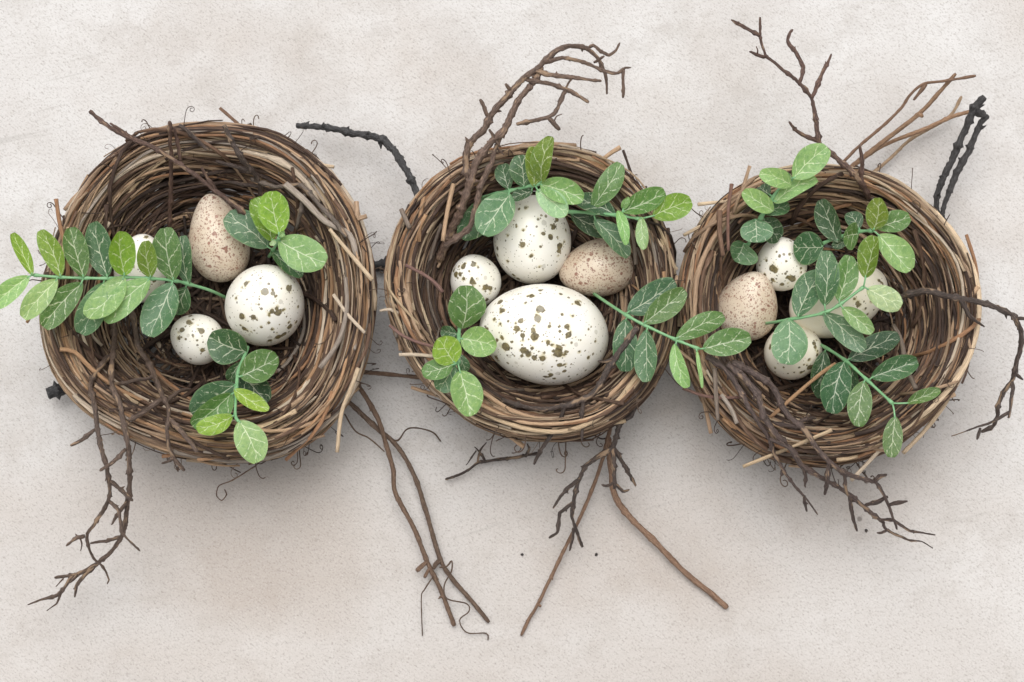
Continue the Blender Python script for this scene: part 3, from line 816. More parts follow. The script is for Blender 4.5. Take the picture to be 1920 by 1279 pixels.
branch("forked_branch", "dark forked branch hanging down past the front of the largest nest", [
    ([(213, 596), (214, 640), (210, 690), (210, 725), (224, 757), (232, 794), (241, 834), (243, 894), (241, 928), (237, 957), (233, 991), (226, 1010), (210, 1032), (187, 1053), (162, 1069), (140, 1078), (103, 1083)], 6.5, 3.6),
    ([(212, 668), (198, 674), (170, 719), (177, 759), (182, 799), (192, 847), (202, 879), (205, 912), (204, 937), (190, 962), (174, 987), (164, 1000), (165, 1023), (176, 1048), (190, 1060), (199, 1073), (204, 1087), (201, 1095)], 6.0, 2.2, ((0, 4.6), (0.25, 6.4), (0.45, 6.6), (1, 4.4))),
    ([(159, 1005), (142, 1010), (124, 1024)], 4.2, 3.4, 0.3), ([(150, 1008), (153, 1020), (151, 1033)], 2.2, 1.0, 0.4),
    ([(207, 903), (228, 919), (249, 939)], 4.2, 4.6, 0.5), ([(206, 940), (221, 957), (226, 978), (230, 1000), (262, 1033)], 3.8, 3.4, 0.6),
    ([(239, 940), (221, 964), (209, 984)], 4.4, 3.0, 0.7), ([(226, 1007), (199, 1014), (169, 1019)], 4.0, 3.2, -0.3),
    ([(183, 1057), (160, 1078), (144, 1098), (140, 1120)], 4.2, 3.4, -0.6), ([(137, 1079), (117, 1105), (108, 1116), (76, 1124), (52, 1134)], 4.2, 2.4, -0.6),
    ([(115, 1110), (106, 1132), (88, 1145)], 3.0, 0.9, -0.2), ([(147, 1076), (131, 1093)], 3.4, 3.0, 0.4), ([(119, 1085), (112, 1092), (105, 1100)], 2.4, 0.8, 0.3),
    ([(178, 805), (155, 823), (132, 836)], 4.0, 4.4, 0.2), ([(235, 842), (213, 866), (187, 883)], 4.2, 4.2, 0.5)],
    DK, ((0, 3.6), (0.10, 4.6), (0.26, 6.5), (0.45, 6.6), (1, 2.6)), GB)
branch("forked_branch", "knobbly branch lying down inside the largest nest over its front rim", [
    ([(246, 580), (253, 613), (258, 648), (277, 677), (293, 714), (306, 746), (317, 773), (314, 807), (317, 839), (327, 860), (346, 883)], 6.6, 3.4),
    ([(327, 858), (315, 865), (303, 869)], 3.6, 3.6, 0.2), ([(312, 755), (333, 735), (359, 730)], 4.6, 4.0, -1.2), ([(304, 748), (269, 773), (240, 788)], 5.4, 4.6, 0.9),
    ([(317, 785), (330, 798), (349, 820), (370, 847)], 5.0, 5.2, 0.8), ([(290, 706), (240, 717), (173, 722)], 3.6, 3.4, 0.4)],
    DK, ((0, 3.6), (0.30, 4.0), (0.7, 6.5), (1, 5.8)), GB)
branch("bare_twig", "slender reddish twig slanting across the far rim of the largest nest", [
    ([(168, 208), (205, 238), (250, 262), (290, 278), (330, 303), (375, 335), (410, 362), (440, 385), (462, 402)], 4.6, 5.4),
    ([(268, 270), (240, 252), (206, 231)], 4.4, 3.6, 0.3), ([(405, 357), (390, 335), (378, 314)], 4.2, 3.6, 0.6)],
    RDB, ((0, 7.2), (0.5, 6.6), (1, 5.6)), GB)
branch("bare_twig", "straight dark upright twig at the back of the largest nest", [
    ([(318, 228), (321, 300), (320, 370), (318, 430)], 4.2, 5.0), ([(338, 302), (333, 270), (326, 238)], 4.4, 3.8, 0.8)], RDB, ((0, 7.4), (1, 3.2)), GB, thorns=0.2)
branch("bare_twig", "thick dark twig poking over the far rim of the largest nest", [
    ([(420, 235), (432, 262), (455, 300), (478, 325), (488, 345), (490, 375)], 5.0, 5.6), ([(476, 322), (440, 312), (405, 302)], 4.2, 5.0, -0.3), ([(488, 350), (455, 346), (420, 340)], 3.6, 4.2, -0.4)], DKB, ((0, 7.0), (0.5, 6.2), (1, 4.2)), GB)
branch("bare_twig", "short dark spur on the far rim of the largest nest", [
    ([(335, 235), (352, 246), (374, 268), (392, 282)], 4.6, 4.4)], DKB, ((0, 6.6), (1, 6.0)), GB)
branch("bare_twig", "knobbed grey stick by the pale leaf in the largest nest", [
    ([(470, 335), (515, 350), (566, 348), (590, 375), (625, 412), (650, 445)], 4.6, 5.2), ([(571, 364), (564, 395), (556, 430)], 6.0, 5.0, -0.6)], (0.17, 0.135, 0.11), ((0, 5.0), (0.5, 6.0), (1, 6.3)), GB)

branch("forked_branch", "tall forked branch arching up and away from the nest with the largest egg", [
    ([(822, 490), (842, 442), (866, 390), (884, 332), (897, 297), (921, 266), (942, 249), (959, 215), (973, 187), (1001, 153), (1016, 124)], 9.0, 6.0),
    ([(880, 345), (873, 301), (880, 270), (908, 242), (921, 215), (952, 180), (980, 149), (1007, 129), (1025, 112), (1045, 94), (1073, 86), (1100, 91), (1121, 108), (1131, 129), (1137, 149), (1138, 177)], 8.0, 4.2, ((0, 6.6), (0.4, 8.2), (0.7, 9.0), (1, 8.0))),
    ([(832, 462), (849, 452), (880, 425), (894, 383), (901, 349), (921, 308), (928, 280), (940, 252)], 6.0, 6.5, ((0, 5.6), (0.5, 6.4), (1, 7.2))),
    ([(1018, 119), (1056, 108), (1097, 118), (1142, 136), (1159, 137), (1173, 127), (1183, 127)], 4.6, 2.8, 0.6), ([(1169, 131), (1169, 160), (1168, 184)], 3.6, 3.4, -0.4),
    ([(1104, 89), (1112, 84), (1128, 96), (1142, 103), (1155, 94), (1162, 80)], 3.8, 3.2, 0.6), ([(1114, 117), (1133, 105)], 3.2, 3.6, 0.4),
    ([(1003, 131), (1035, 141), (1073, 146), (1128, 152)], 5.2, 4.0, 0.5), ([(983, 149), (1025, 156), (1059, 167), (1082, 178), (1104, 192)], 4.6, 5.2, 0.4),
    ([(1061, 166), (1068, 153), (1078, 143)], 3.6, 1.8, 0.3), ([(1060, 170), (1042, 208), (1028, 220), (1000, 226), (968, 233)], 4.2, 6.0, 0.0), ([(1028, 221), (1038, 232), (1049, 244)], 5.0, 6.6, -0.2),
    ([(1040, 226), (1044, 218), (1054, 214)], 1.8, 1.0, 0.2), ([(915, 220), (908, 203), (900, 186)], 4.0, 5.0, 0.3), ([(960, 172), (948, 157)], 3.6, 4.2, 0.3), ([(917, 243), (930, 262), (938, 276)], 3.2, 3.0, -0.4),
    ([(928, 270), (936, 282), (945, 290)], 2.6, 2.0, -0.3)],
    (0.185, 0.122, 0.092), ((0, 3.6), (0.30, 6.4), (0.5, 7.0), (1, 8.6)), GB, thorns=0.75)
branch("curved_branch", "dark curved branch wrapped round the front of the largest egg", [
    ([(1196, 612), (1175, 642), (1154, 670), (1130, 713), (1111, 738), (1086, 752), (1055, 762), (1022, 768), (987, 764), (940, 750)], 7.2, 4.6),
    ([(1058, 763), (1050, 795), (1032, 816), (1013, 846), (1001, 871)], 4.6, 4.4, -1.0), ([(1093, 752), (1091, 788), (1091, 827)], 4.2, 3.8, -0.4), ([(1151, 672), (1138, 678), (1121, 677)], 4.0, 3.2, 0.3)],
    DKB, ((0, 6.6), (0.3, 6.2), (0.6, 5.9), (1, 5.0)), GB)
branch("forked_branch", "dark forked branch dropping below the nest with the largest egg", [
    ([(1204, 690), (1200, 713), (1191, 752), (1184, 776), (1163, 795), (1154, 823), (1149, 838), (1121, 856), (1100, 872), (1083, 905), (1075, 947), (1073, 972), (1092, 1026)], 6.5, 3.6),
    ([(1085, 899), (1058, 922), (1037, 953)], 4.0, 3.6, 0.3), ([(1076, 942), (1050, 963), (1046, 997), (1029, 1009)], 3.8, 3.6, -0.5), ([(1076, 990), (1073, 1010), (1068, 1033)], 3.4, 3.0, -0.5),
    ([(1150, 838), (1151, 875), (1152, 917)], 4.6, 5.4, -0.6), ([(1150, 838), (1175, 880), (1192, 911)], 4.6, 3.6, -1.6), ([(1152, 905), (1140, 910), (1128, 909)], 4.0, 3.0, -0.4), ([(1153, 908), (1168, 920), (1180, 918)], 4.6, 3.0, -0.4)],
    DKB, ((0, 5.2), (0.2, 4.6), (0.5, 3.4), (1, 1.8)), GB, thorns=0.7)
branch("vine_stem", "smooth tan stem pointing away below the nest with the largest egg", [
    ([(1140, 820), (1146, 880), (1152, 926), (1175, 963), (1225, 1013), (1283, 1072), (1333, 1113), (1364, 1140)], 6.0, 5.6)], TANB, ((0, 0.9), (0.3, 0.8), (1, 0.2)), "bare stems lying on the slab", thorns=0.15, mat=M_VINE)
branch("vine_stem", "thin straight reddish stem with one knot below the nest with the largest egg", [
    ([(1145, 800), (1129, 863), (1112, 913), (1087, 972), (1050, 1047), (1008, 1134), (992, 1160), (977, 1192)], 4.2, 2.8), ([(1009, 1133), (1014, 1137)], 4.4, 3.4, 0.1)], TANB, ((0, 1.2), (0.4, 0.9), (1, 0.15)), "bare stems lying on the slab", thorns=0.15, mat=M_VINE)
branch("vine_stem", "brown stem of the crossing pair with a knobbed joint, ending first", [
    ([(655, 700), (679, 734), (708, 784), (725, 838), (737, 880), (742, 926), (775, 988), (800, 1051), (829, 1113), (852, 1174)], 5.0, 4.4),
    ([(801, 1052), (792, 1060), (781, 1071)], 4.4, 5.0, 0.2), ([(806, 1064), (800, 1075), (796, 1083)], 3.4, 4.2, 0.2)], (0.20, 0.125, 0.085), ((0, 2.0), (0.3, 1.3), (1, 0.25)), "bare stems lying on the slab", thorns=0.2, mat=M_VINE)
branch("vine_stem", "brown stem of the crossing pair with a long curly tendril", [
    ([(640, 742), (658, 757), (704, 801), (742, 834), (775, 888), (800, 963), (825, 1047), (850, 1088), (887, 1130), (917, 1167)], 5.0, 4.2),
    ([(826, 1050), (817, 1058), (813, 1067)], 5.0, 3.6, 0.2),
    ([(824, 1064), (838, 1062), (847, 1052), (846, 1072), (833, 1097), (838, 1122), (875, 1132), (879, 1147), (862, 1163), (875, 1186), (912, 1188), (915, 1201)], 1.5, 1.2, ((0, 1.0), (1, 0.1))),
    ([(813, 1080), (796, 1105), (790, 1122), (792, 1192)], 1.4, 1.0, ((0, 0.8), (1, 0.1))),
    ([(729, 822), (746, 826), (767, 803), (808, 809), (827, 828)], 1.8, 1.4, ((0, 1.0), (1, 0.4))),
    ([(646, 776), (667, 809), (692, 822), (721, 847)], 1.6, 1.5, ((0, 1.2), (1, 1.4)))], (0.16, 0.105, 0.075), ((0, 1.4), (0.3, 0.8), (1, 0.15)), "bare stems lying on the slab", thorns=0.1, mat=M_VINE)
branch("vine_stem", "brown stem running along the slab through the gap between two nests", [
    ([(600, 690), (680, 698), (730, 702), (790, 708), (880, 716)], 4.4, 4.4)], (0.20, 0.125, 0.085), 0.9, "bare stems lying on the slab", thorns=0.1, mat=M_VINE)
branch("bare_twig", "thin blackened twig lying on the slab under the front of the middle nest", [
    ([(1010, 850), (954, 859), (900, 867), (867, 888), (835, 899)], 3.4, 2.6), ([(910, 866), (903, 850), (890, 838)], 3.0, 1.6, 0.6), ([(895, 868), (900, 846), (912, 830)], 2.4, 1.6, 0.8), ([(985, 856), (992, 842), (988, 832)], 4.0, 2.0, 0.5),
    ([(893, 845), (884, 858), (874, 872)], 1.8, 1.2, 0.2)],
    DKB, ((0, 1.0), (0.5, 0.6), (1, 0.4)), GB)
branch("bare_twig", "fine hair-like tendril curled on the slab below the largest nest", [
    ([(490, 862), (477, 875), (433, 902), (410, 912), (406, 930), (416, 939), (425, 927), (421, 918)], 1.2, 1.0)], (0.17, 0.10, 0.07), ((0, 2.0), (1, 0.4)), GB, thorns=0.0, cat="tendril")

branch("forked_branch", "reddish antler-like twig standing up behind the nest with three sprays", [
    ([(1630, 372), (1622, 354), (1605, 329), (1559, 287), (1537, 269), (1530, 227), (1522, 184), (1495, 152), (1460, 124), (1435, 103), (1426, 67), (1425, 32)], 6.6, 2.4),
    ([(1425, 67), (1399, 53), (1371, 37)], 4.2, 3.8, 0.3), ([(1436, 107), (1420, 103), (1405, 97)], 4.0, 3.2, 0.2), ([(1420, 103), (1422, 95), (1418, 87)], 2.4, 0.8, 0.2),
    ([(1499, 157), (1506, 127), (1493, 99), (1477, 78), (1480, 65), (1486, 55)], 4.6, 4.0, 0.4), ([(1522, 184), (1537, 149), (1548, 125), (1559, 101)], 4.6, 3.4, 0.5), ([(1534, 265), (1506, 253), (1490, 242), (1479, 228)], 4.4, 3.8, 0.4),
    ([(1616, 345), (1616, 310), (1615, 294), (1612, 271)], 5.0, 4.4, 1.0)],
    (0.15, 0.085, 0.066), ((0, 5.2), (0.1, 6.4), (1, 8.0)), GB, thorns=0.75)
branch("bare_twig", "long straight tan twig behind the nest, thickest of four", [
    ([(1585, 322), (1665, 259), (1725, 212), (1764, 170), (1792, 138)], 5.2, 3.6), ([(1724, 213), (1730, 219)], 4.6, 4.0, 0.1)], TANL, ((0, 1.8), (1, 2.4)), "tan twigs behind the nest with three sprays", thorns=0.1, mat=M_VINE)
branch("bare_twig", "tan twig with a dark middle and bent tip behind the nest", [
    ([(1570, 315), (1612, 273), (1658, 234), (1690, 202), (1707, 177), (1732, 158), (1771, 152), (1830, 142)], 3.4, 2.8), ([(1736, 158), (1726, 172), (1713, 188)], 5.0, 2.4, -0.1)], (0.22, 0.13, 0.085), ((0, 1.6), (1, 3.0)), "tan twigs behind the nest with three sprays", thorns=0.2, mat=M_VINE)
branch("bare_twig", "tan twig that runs to the black sticks behind the nest", [
    ([(1612, 300), (1665, 269), (1736, 241), (1782, 220), (1808, 212), (1824, 209)], 4.0, 4.2)], TANL, ((0, 1.2), (1, 1.8)), "tan twigs behind the nest with three sprays", thorns=0.15, mat=M_VINE)
branch("bare_twig", "palest low tan twig behind the nest, under the other three", [
    ([(1622, 336), (1665, 301), (1711, 259), (1778, 220), (1803, 181)], 3.8, 3.0)], (0.40, 0.28, 0.18), ((0, 0.7), (1, 0.8)), "tan twigs behind the nest with three sprays", thorns=0.1, mat=M_VINE)
branch("black_stick", "rough black twin-pronged stick leaning behind the nest with three sprays", [
    ([(1775, 440), (1757, 395), (1757, 365), (1768, 336), (1785, 301), (1807, 248), (1828, 202), (1846, 181)], 5.6, 7.6),
    ([(1766, 425), (1768, 395), (1778, 365), (1796, 319), (1821, 273), (1839, 230), (1853, 216)], 5.2, 7.4, ((0, 2.0), (1, 3.0))), ([(1828, 205), (1836, 213), (1847, 214)], 8.0, 8.0, -0.4), ([(1770, 334), (1762, 331)], 5.0, 5.0, 0.1)],
    BLK, ((0, 2.2), (1, 3.8)), "black bark sticks", mat=M_BLACK, thorns=0.9)
branch("black_stick", "bent black stick reaching out between the two nearest nest rims at the back", [
    ([(556, 236), (580, 237), (608, 239), (657, 248), (712, 260), (736, 280), (753, 304), (770, 335), (787, 373), (800, 400)], 6.0, 8.5), ([(606, 240), (607, 230)], 6.0, 4.0, 0.2)],
    (0.045, 0.044, 0.046), ((0, 1.4), (0.5, 2.4), (1, 3.0)), "black bark sticks", mat=M_BLACK, thorns=0.8)
branch("black_stick", "thick black stick lying on the slab underneath the nests", [
    ([(88, 738), (120, 728), (200, 690), (350, 600), (500, 530), (640, 500), (710, 498), (780, 490), (900, 470)], 13.0, 10.0)],
    (0.028, 0.028, 0.031), ((0, 1.2), (0.2, 0.5), (1, 0.5)), "black bark sticks", mat=M_BLACK, thorns=0.3, sides=10)
branch("curved_branch", "dark branch leaving the nest with three sprays and curling down beside it", [
    ([(1690, 556), (1733, 546), (1778, 555), (1818, 563), (1857, 572), (1899, 593), (1913, 618), (1915, 646), (1905, 680), (1899, 711), (1882, 734), (1871, 762), (1870, 781), (1863, 798), (1840, 810)], 6.8, 3.8),
    ([(1898, 714), (1899, 730), (1896, 753), (1891, 784)], 3.8, 4.0, 0.3), ([(1894, 772), (1863, 790), (1829, 802), (1784, 818)], 4.2, 0.8, 0.5), ([(1838, 804), (1832, 824)], 4.0, 4.2, 0.2),
    ([(1801, 562), (1818, 593), (1846, 613)], 5.2, 3.4, -0.6), ([(1904, 596), (1925, 598)], 3.8, 3.4, 0.1), ([(1901, 700), (1918, 712)], 4.0, 3.4, -0.2)],
    DKB, ((0, 5.6), (0.15, 6.6), (0.45, 6.8), (1, 4.0)), GB, thorns=0.8)
branch("forked_branch", "dark tapering branch at the edge of three crossing the front of a nest", [
    ([(1324, 668), (1358, 690), (1383, 724), (1402, 762), (1424, 793), (1443, 824), (1452, 853), (1474, 890), (1499, 921), (1518, 943), (1533, 965)], 6.6, 1.6),
    ([(1508, 930), (1510, 945), (1513, 959)], 3.4, 3.0, -0.6), ([(1468, 880), (1466, 892)], 3.6, 4.0, -0.5)],
    (0.10, 0.068, 0.060), ((0, 6.6), (0.4, 6.6), (1, 4.6)), GB)
branch("forked_branch", "central dark branch of three, its forked tip reaching farthest over the slab", [
    ([(1364, 681), (1396, 709), (1421, 743), (1433, 781), (1455, 815), (1483, 843), (1505, 875), (1536, 893), (1574, 915), (1608, 940), (1633, 962), (1658, 981)], 7.4, 4.0),
    ([(1649, 975), (1674, 976), (1708, 996), (1754, 1003)], 3.4, 2.4, 0.4), ([(1656, 981), (1662, 993), (1702, 1012), (1727, 1015), (1749, 1028)], 3.8, 1.0, -0.3), ([(1662, 995), (1654, 999), (1644, 999)], 3.4, 2.4, 0.0),
    ([(1622, 948), (1649, 940), (1665, 931)], 4.0, 4.0, 0.5), ([(1593, 930), (1599, 971), (1607, 996)], 4.0, 3.6, -0.9), ([(1505, 874), (1511, 893), (1510, 914)], 3.8, 3.0, -0.6), ([(1443, 822), (1470, 835), (1498, 858)], 4.0, 2.4, 0.3)],
    (0.095, 0.064, 0.055), ((0, 6.8), (0.35, 6.8), (0.6, 6.0), (1, 3.4)), GB, thorns=0.75)
branch("forked_branch", "stout dark branch of three, closest to the eggs, with a hooked spiny tip", [
    ([(1372, 678), (1389, 687), (1446, 721), (1464, 756), (1480, 781), (1505, 803), (1530, 837), (1555, 865), (1586, 887), (1624, 900), (1643, 906), (1658, 928), (1668, 953), (1677, 978), (1682, 993)], 8.0, 2.4),
    ([(1640, 904), (1650, 894), (1663, 890)], 4.4, 4.0, 0.3), ([(1667, 947), (1684, 943), (1702, 940)], 4.0, 3.6, 0.3), ([(1554, 866), (1552, 896), (1546, 928)], 4.4, 5.0, -0.8), ([(1583, 886), (1586, 915), (1590, 931)], 3.8, 3.0, -0.6),
    ([(1494, 794), (1512, 786), (1530, 784)], 5.0, 4.6, -0.6), ([(1496, 800), (1470, 797), (1448, 791)], 5.0, 4.4, -0.6)],
    (0.095, 0.064, 0.055), ((0, 6.9), (0.3, 6.4), (0.55, 6.6), (1, 4.0)), GB, thorns=0.75)

# ------------------------------------------------------------------ leafy sprays
TONE = {'d': (0.048, 0.105, 0.050), 'b': (0.120, 0.240, 0.128), 'g': (0.110, 0.220, 0.064), 'o': (0.190, 0.300, 0.040), 'l': (0.265, 0.450, 0.170), 'p': (0.430, 0.620, 0.360), 'y': (0.270, 0.440, 0.060), 'v': (0.066, 0.150, 0.067)}

def leaf_mesh(P0, P1, width, nrm, arch, fold, r):
    ax = P1 - P0; L = np.linalg.norm(ax); ax = ax / L
    nrm = nrm - ax * np.dot(nrm, ax); nrm /= np.linalg.norm(nrm)
    sd = np.cross(nrm, ax)
    nu, nv = 18, 10
    v, a = [], []
    sway = r.uniform(-0.05, 0.05)
    cup = r.uniform(-0.16, 0.26)
    tipq = r.uniform(1.75, 2.35); twist = r.uniform(-0.35, 0.35); sd0, nr0 = sd, nrm; ph = r.uniform(0, 6.28)
    for i in range(nu + 1):
        u = i / nu
        ta = twist * (u - 0.3)
        sd = sd0 * math.cos(ta) + nr0 * math.sin(ta); nrm = nr0 * math.cos(ta) - sd0 * math.sin(ta)
        s = 0.5 - 0.5 * math.cos(math.pi * u)
        pw = tipq if s > 0.52 else 2.15
        wv = max(0.0, 1 - abs(2 * s - 1.04) ** pw / 1.04 ** pw) ** 0.62 * (0.80 + 0.20 * min(1, s * 2.2))
        if i == 0: wv = 0.05
        if i == nu: wv = 0.03
        wv *= 1 + 0.02 * math.sin(9 * s + r.uniform(0, 1))
        cen = P0 + ax * (L * s) + nrm * (arch * L * math.sin(math.pi * s)) + sd * (sway * L * math.sin(math.pi * s))
        for j in range(nv + 1):
            t = 2 * j / nv - 1
            lift = fold * abs(t) * wv * width / 2 + cup * (t * t) * wv * width / 2
            v.append(cen + sd * (t * wv * width / 2) * (1 - 0.25 * fold * fold) + nrm * lift + nrm * (0.0004 * math.sin(7 * s + ph + 2.5 * t) * abs(t)))
            a.append((s, t, L / width))
    f = []
    for i in range(nu):
        for j in range(nv):
            k = i * (nv + 1) + j
            f.append((k, k + nv + 1, k + nv + 2, k + 1))
    return np.array(v), np.array(a), f

def flip_if_needed(v, f):
    i0 = f[len(f) // 2]
    p = [v[i] for i in i0]
    n = np.cross(p[1] - p[0], p[3] - p[0])
    return [tuple(reversed(q)) for q in f] if np.dot(n, np.array(FWD)) > 0 else f

def spray(label, crop, stem, stem_z, leaves, seed, rs=3.0):
    r = np.random.default_rng(seed)
    ox, oy, sc = crop
    T = lambda x, y: (ox + x / sc, oy + y / sc)
    spx = [T(*p) for p in stem]
    P = path(spx, stem_z)
    P, u = catmull(P, 0.0015)
    o0 = P[0].copy()
    root = thing("leaf_spray", label, "leaf spray", o0, "printed green leaf sprays")
    m = MB()
    rad = np.full(len(P), rs * pxm(0.06)) * np.linspace(1.1, 0.85, len(P))
    rel = P - np.array(CAM); dep = rel @ np.array(FWD)
    SP = np.stack([960 + rel[:, 0] / dep * FPX, 639.5 - rel @ np.array(UPV) / dep * FPX], 1)
    todo = []
    for (bx, by, tx, ty, w, tone, dz) in leaves:
        b = T(bx, by); t = T(tx, ty)
        k = int(np.argmin(((SP - np.array(b)) ** 2).sum(1)))
        rad[max(0, k - 1):k + 2] *= 1.22
        hb = P[k][2] + (0.0012 if dz >= -0.2 else -0.0015)
        P0 = np.array(at(b[0], b[1], hb)); P1 = np.array(at(t[0], t[1], hb + dz * CM))
        if np.linalg.norm(P0 - P[k]) > 0.0008:
            q, _ = catmull([P[k], (P[k] + P0) / 2 + np.array([0, 0, 0.0006]), P0 + (P1 - P0) * 0.06], 0.0015)
            m.tube(q - o0, 1.7 * pxm(0.06), 6)
        todo.append((P0, P1, w / sc * pxm(hb), tone))
    rad = np.minimum(rad, rs * pxm(0.06) * 1.75)
    m.tube(P - o0, rad, 8)
    st = m.build("stem", M_STEM, root, (0, 0, 0))
    for (P0, P1, w, tone) in todo:
        view = np.array(CAM) - P0; view /= np.linalg.norm(view)
        nrm = view + r.normal(0, 0.20, 3)
        v, a, f = leaf_mesh(P0, P1, w * 1.06, nrm, r.uniform(-0.08, 0.16), r.uniform(0.04, 0.48), r)
        f = flip_if_needed(v, f)
        me = bpy.data.meshes.new("leaf")
        me.from_pydata((v - o0).tolist(), [], f)
        me.shade_smooth()
        at_ = me.attributes.new("leaf", 'FLOAT_VECTOR', 'POINT')
        at_.data.foreach_set("vector", a.astype(np.float32).ravel())
        me.materials.append(M_LEAF)
        col = np.array(TONE[tone]) * r.uniform(0.88, 1.14) * (1 + r.normal(0, 0.04, 3))
        link("leaf", me, root, None, tuple(np.clip(col, 0, 1)))
    return root

spray("long leafy spray stretching sideways out over the rim of the largest nest", (0, 400, 4.918),
    [(2180, 830), (1960, 720), (1750, 655), (1600, 620), (1380, 600), (1170, 590), (1000, 600), (770, 597), (560, 590), (310, 570)], ((0, 2.0), (0.13, 4.4), (0.38, 6.4), (0.65, 7.2), (1, 7.6)),
    [(1740, 660, 1690, 205, 160, 'v', 0.3), (1720, 680, 1590, 920, 210, 'v', -0.6), (1600, 615, 1530, 130, 262, 'g', 0.9), (990, 590, 860, 80, 255, 'v', 0.2), (960, 640, 745, 1112, 262, 'b', -0.5),
     (770, 590, 650, 130, 215, 'g', 0.5), (1590, 640, 1370, 1135, 305, 'b', 0.2), (760, 640, 400, 1050, 250, 'g', 0.0), (560, 580, 375, 155, 205, 'o', 0.6), (530, 610, 210, 965, 215, 'l', 0.0),
     (300, 570, 110, 185, 130, 'y', 0.5), (270, 580, -70, 870, 195, 'l', 0.1), (1380, 610, 960, 990, 250, 'l', 0.4), (1390, 590, 1340, 255, 190, 'o', 1.2), (1150, 570, 1100, 165, 258, 'y', 1.4), (1150, 590, 805, 965, 265, 'l', 0.9)], 101)
spray("rosette of broad leaves between the tan egg and the nest wall, largest nest", (310, 340, 5.81),
    [(1130, 820), (1180, 740), (1210, 680), (1240, 610)], ((0, 3.8), (1, 7.0)),
    [(1150, 750, 1490, 1040, 190, 'v', 0.3), (1120, 720, 665, 365, 335, 'b', 0.4), (1160, 650, 975, 180, 300, 'o', 0.5), (1230, 640, 1745, 890, 375, 'l', 0.3), (1240, 580, 1150, 108, 330, 'y', 1.0), (1200, 640, 1140, 700, 60, 'p', 0.3), (1300, 560, 1240, 600, 60, 'l', 0.3)], 102)
spray("short spray drooping down over the front rim of the largest nest", (310, 580, 4.263),
    [(660, 300), (610, 430), (580, 510), (565, 690), (560, 850), (590, 900)], ((0, 4.4), (0.4, 5.6), (1, 7.2)),
    [(600, 420, 510, 570, 120, 'v', -0.3), (600, 490, 815, 745, 230, 'd', -0.3), (650, 340, 350, 215, 285, 'v', 0.6), (560, 600, 210, 835, 280, 'v', 0.0), (600, 540, 905, 385, 255, 'g', 0.5), (530, 670, 215, 935, 225, 'g', 0.3),
     (550, 640, 822, 810, 130, 'y', 0.6), (540, 850, 250, 960, 150, 'y', 0.4), (592, 890, 745, 1222, 245, 'l', 0.0)], 103)
spray("spray of upright and pale leaves above the upright egg", (820, 240, 4.92),
    [(420, 640), (560, 600), (660, 580), (870, 530), (960, 510)], ((0, 5.0), (0.45, 6.2), (1, 7.2)),
    [(540, 620, 215, 1015, 265, 'v', -0.3), (800, 545, 755, 250, 235, 'v', 0.3), (660, 570, 600, 335, 170, 'v', -0.2), (880, 580, 690, 650, 120, 'd', -0.4), (670, 605, 415, 985, 330, 'b', 0.3), (890, 540, 880, 172, 172, 'o', 1.1),
     (960, 500, 1060, 78, 225, 'o', 1.3), (950, 520, 1350, 660, 235, 'l', 0.5), (920, 575, 1195, 805, 225, 'p', 0.9)], 104)
spray("spray reaching over the rim above the lying tan egg", (1030, 290, 6.09),
    [(160, 650), (420, 660), (750, 690), (1040, 735)], ((0, 5.4), (0.5, 6.4), (1, 6.9)),
    [(760, 690, 300, 500, 230, 'd', -0.4), (240, 680, 740, 900, 235, 'd', -0.7), (490, 610, 815, 98, 262, 'g', 0.5), (510, 740, 895, 1175, 245, 'b', -0.4), (830, 650, 1325, 430, 270, 'g', 0.4), (1180, 705, 1622, 525, 300, 'o', 0.3),
     (780, 640, 880, 1035, 135, 'l', 0.3), (1050, 710, 1085, 1085, 145, 'l', 0.2), (840, 620, 900, 480, 90, 'l', 0.4)], 105)
spray("spray bridging the gap between the two neighbouring nests", (1120, 500, 5.115),
    [(-130, 190), (40, 310), (270, 460), (440, 555), (740, 695), (975, 790)], ((0, 1.8), (0.17, 4.6), (0.40, 6.4), (1, 7.2)),
    [(290, 440, 745, 140, 275, 'v', 0.0), (270, 500, 270, 1008, 235, 'v', -0.3), (470, 605, 475, 1108, 238, 'b', 0.0), (450, 540, 840, 222, 232, 'g', 0.3), (740, 740, 865, 1162, 152, 'l', 0.0), (755, 690, 1217, 472, 195, 'g', 0.5),
     (1010, 790, 1472, 680, 262, 'g', 0.2), (950, 800, 1005, 1165, 46, 'l', 0.2)], 106)
spray("small whorled spray beside the largest egg, drooping over the rim", (780, 500, 4.263),
    [(350, 450), (342, 560), (338, 680), (335, 770)], ((0, 5.0), (0.5, 6.2), (1, 7.2)),
    [(330, 540, 200, 510, 115, 'v', -0.2), (345, 700, 405, 840, 100, 'v', -0.3), (370, 495, 400, 150, 305, 'g', 0.7), (310, 790, 185, 992, 190, 'b', -0.3), (360, 575, 645, 640, 235, 'l', 0.6), (295, 785, 50, 855, 165, 'g', 0.2),
     (305, 770, 180, 570, 235, 'y', 0.9), (350, 835, 440, 1197, 258, 'l', 0.5)], 107)
spray("spray of pale rounded leaves on the back rim of the nest with three sprays", (1330, 260, 5.33),
    [(370, 1090), (420, 1000), (500, 820), (600, 650), (690, 510), (820, 400)], ((0, 4.8), (0.4, 6.3), (1, 7.4)),
    [(540, 800, 700, 1000, 240, 'd', -0.9), (520, 740, 800, 670, 170, 'v', -0.3), (600, 560, 500, 480, 150, 'd', -0.3), (345, 1040, 250, 1225, 335, 'b', 0.0), (455, 800, 470, 1038, 320, 'b', 0.3), (640, 725, 330, 530, 205, 'l', 0.5),
     (650, 640, 1075, 400, 215, 'l', 0.2), (830, 400, 700, 330, 90, 'g', 0.1), (820, 470, 505, 335, 190, 'l', 0.7), (840, 400, 1180, 85, 285, 'l', 0.4)], 108)
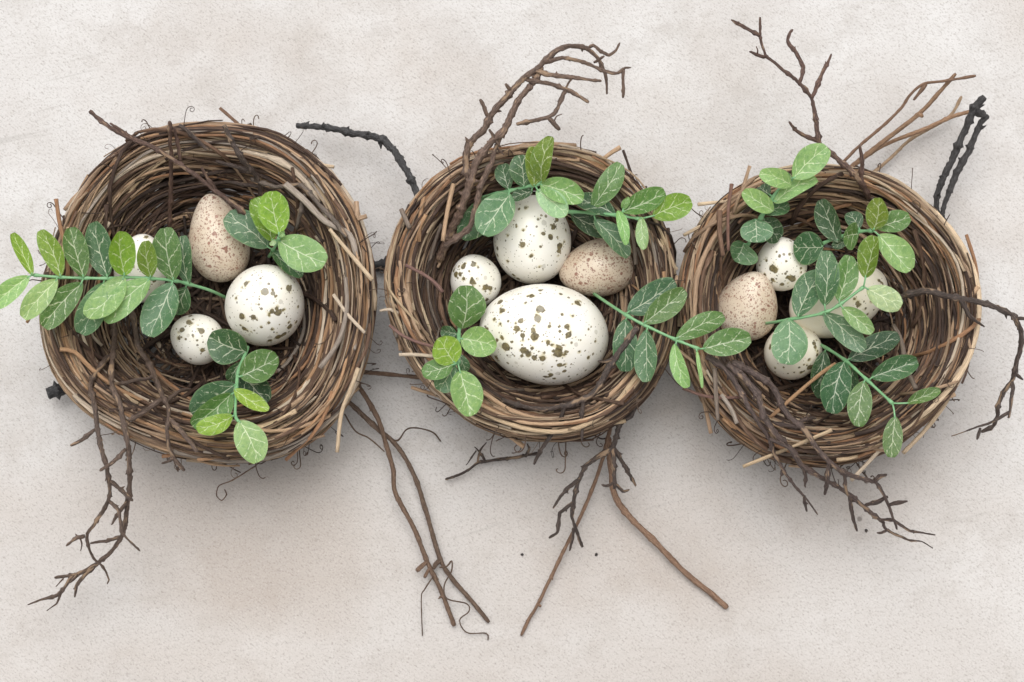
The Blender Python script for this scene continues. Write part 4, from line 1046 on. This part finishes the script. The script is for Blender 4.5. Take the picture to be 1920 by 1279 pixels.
spray("spray of round leaves in the back of the nest with three sprays", (1470, 350, 6.09),
    [(400, 670), (560, 600), (830, 520), (1010, 500)], ((0, 5.0), (1, 7.0)),
    [(860, 480, 740, 295, 200, 'd', -0.4), (740, 610, 550, 690, 120, 'd', -0.3), (450, 690, 105, 690, 385, 'v', 0.2), (620, 640, 420, 148, 285, 'v', 0.3), (1050, 470, 1438, 345, 255, 'g', 0.1), (850, 540, 680, 570, 330, 'g', 0.5),
     (1080, 550, 1440, 965, 330, 'l', 0.1), (1030, 490, 1085, 125, 270, 'o', 0.9)], 109)
spray("leafy spray lying right across the large cream egg", (1420, 460, 4.92),
    [(-60, 735), (120, 715), (320, 680), (590, 630), (740, 560), (980, 385)], ((0, 1.8), (0.15, 4.8), (0.38, 6.4), (1, 7.4)),
    [(290, 680, 270, 1100, 325, 'b', 0.2), (370, 655, 590, 245, 275, 'v', 0.2), (610, 625, 990, 968, 215, 'b', -0.2), (620, 560, 640, 48, 222, 'v', 0.4), (780, 575, 1068, 805, 165, 'l', 0.2), (750, 515, 845, 92, 225, 'g', 0.4),
     (1010, 400, 1325, 570, 215, 'p', 0.2), (995, 300, 1090, -85, 255, 'o', 0.8)], 110)
spray("dark leafy spray along the front inner wall, its tip past the rim", (1500, 600, 4.737),
    [(60, 160), (200, 230), (390, 350), (570, 510), (820, 740)], ((0, 2.0), (0.16, 4.4), (0.55, 6.0), (1, 7.0)),
    [(220, 270, 190, 700, 180, 'd', -0.6), (470, 430, 440, 720, 130, 'd', -0.8), (430, 350, 880, 138, 205, 'd', -0.2), (390, 370, 285, 832, 262, 'v', 0.0), (630, 510, 1045, 365, 212, 'v', 0.2), (565, 540, 520, 948, 212, 'g', 0.1),
     (950, 745, 1248, 622, 115, 'g', 0.4), (845, 855, 810, 1222, 168, 'g', 0.0)], 111)

# ------------------------------------------------------------------ crumbs on the slab
for cx, cy, cr, lb in ((979, 1040, 3.4, "dark bark crumb on the slab beside the thin reddish stem"), (1118, 1040, 4.0, "dark bark crumb on the slab between the reddish and tan stems"),
                       (1624, 995, 4.2, "dark bark crumb on the slab below the forked tip of three branches")):
    c = at(cx, cy, 0.0)
    m = MB()
    n = 5
    P = np.array([(c.x + (i - 2) * 0.00035, c.y + rng.normal(0, 0.0001), 0.0006) for i in range(n)])
    m.tube(P, np.array([0.35, 0.85, 1.0, 0.8, 0.3]) * cr * pxm(0) * 0.8, 7, rough=0.12)
    o = m.build("bark_crumb", M_TWIG, None, (c.x, c.y, 0.0), BLK)
    tag(o, lb, "crumb", "bark crumbs on the slab")
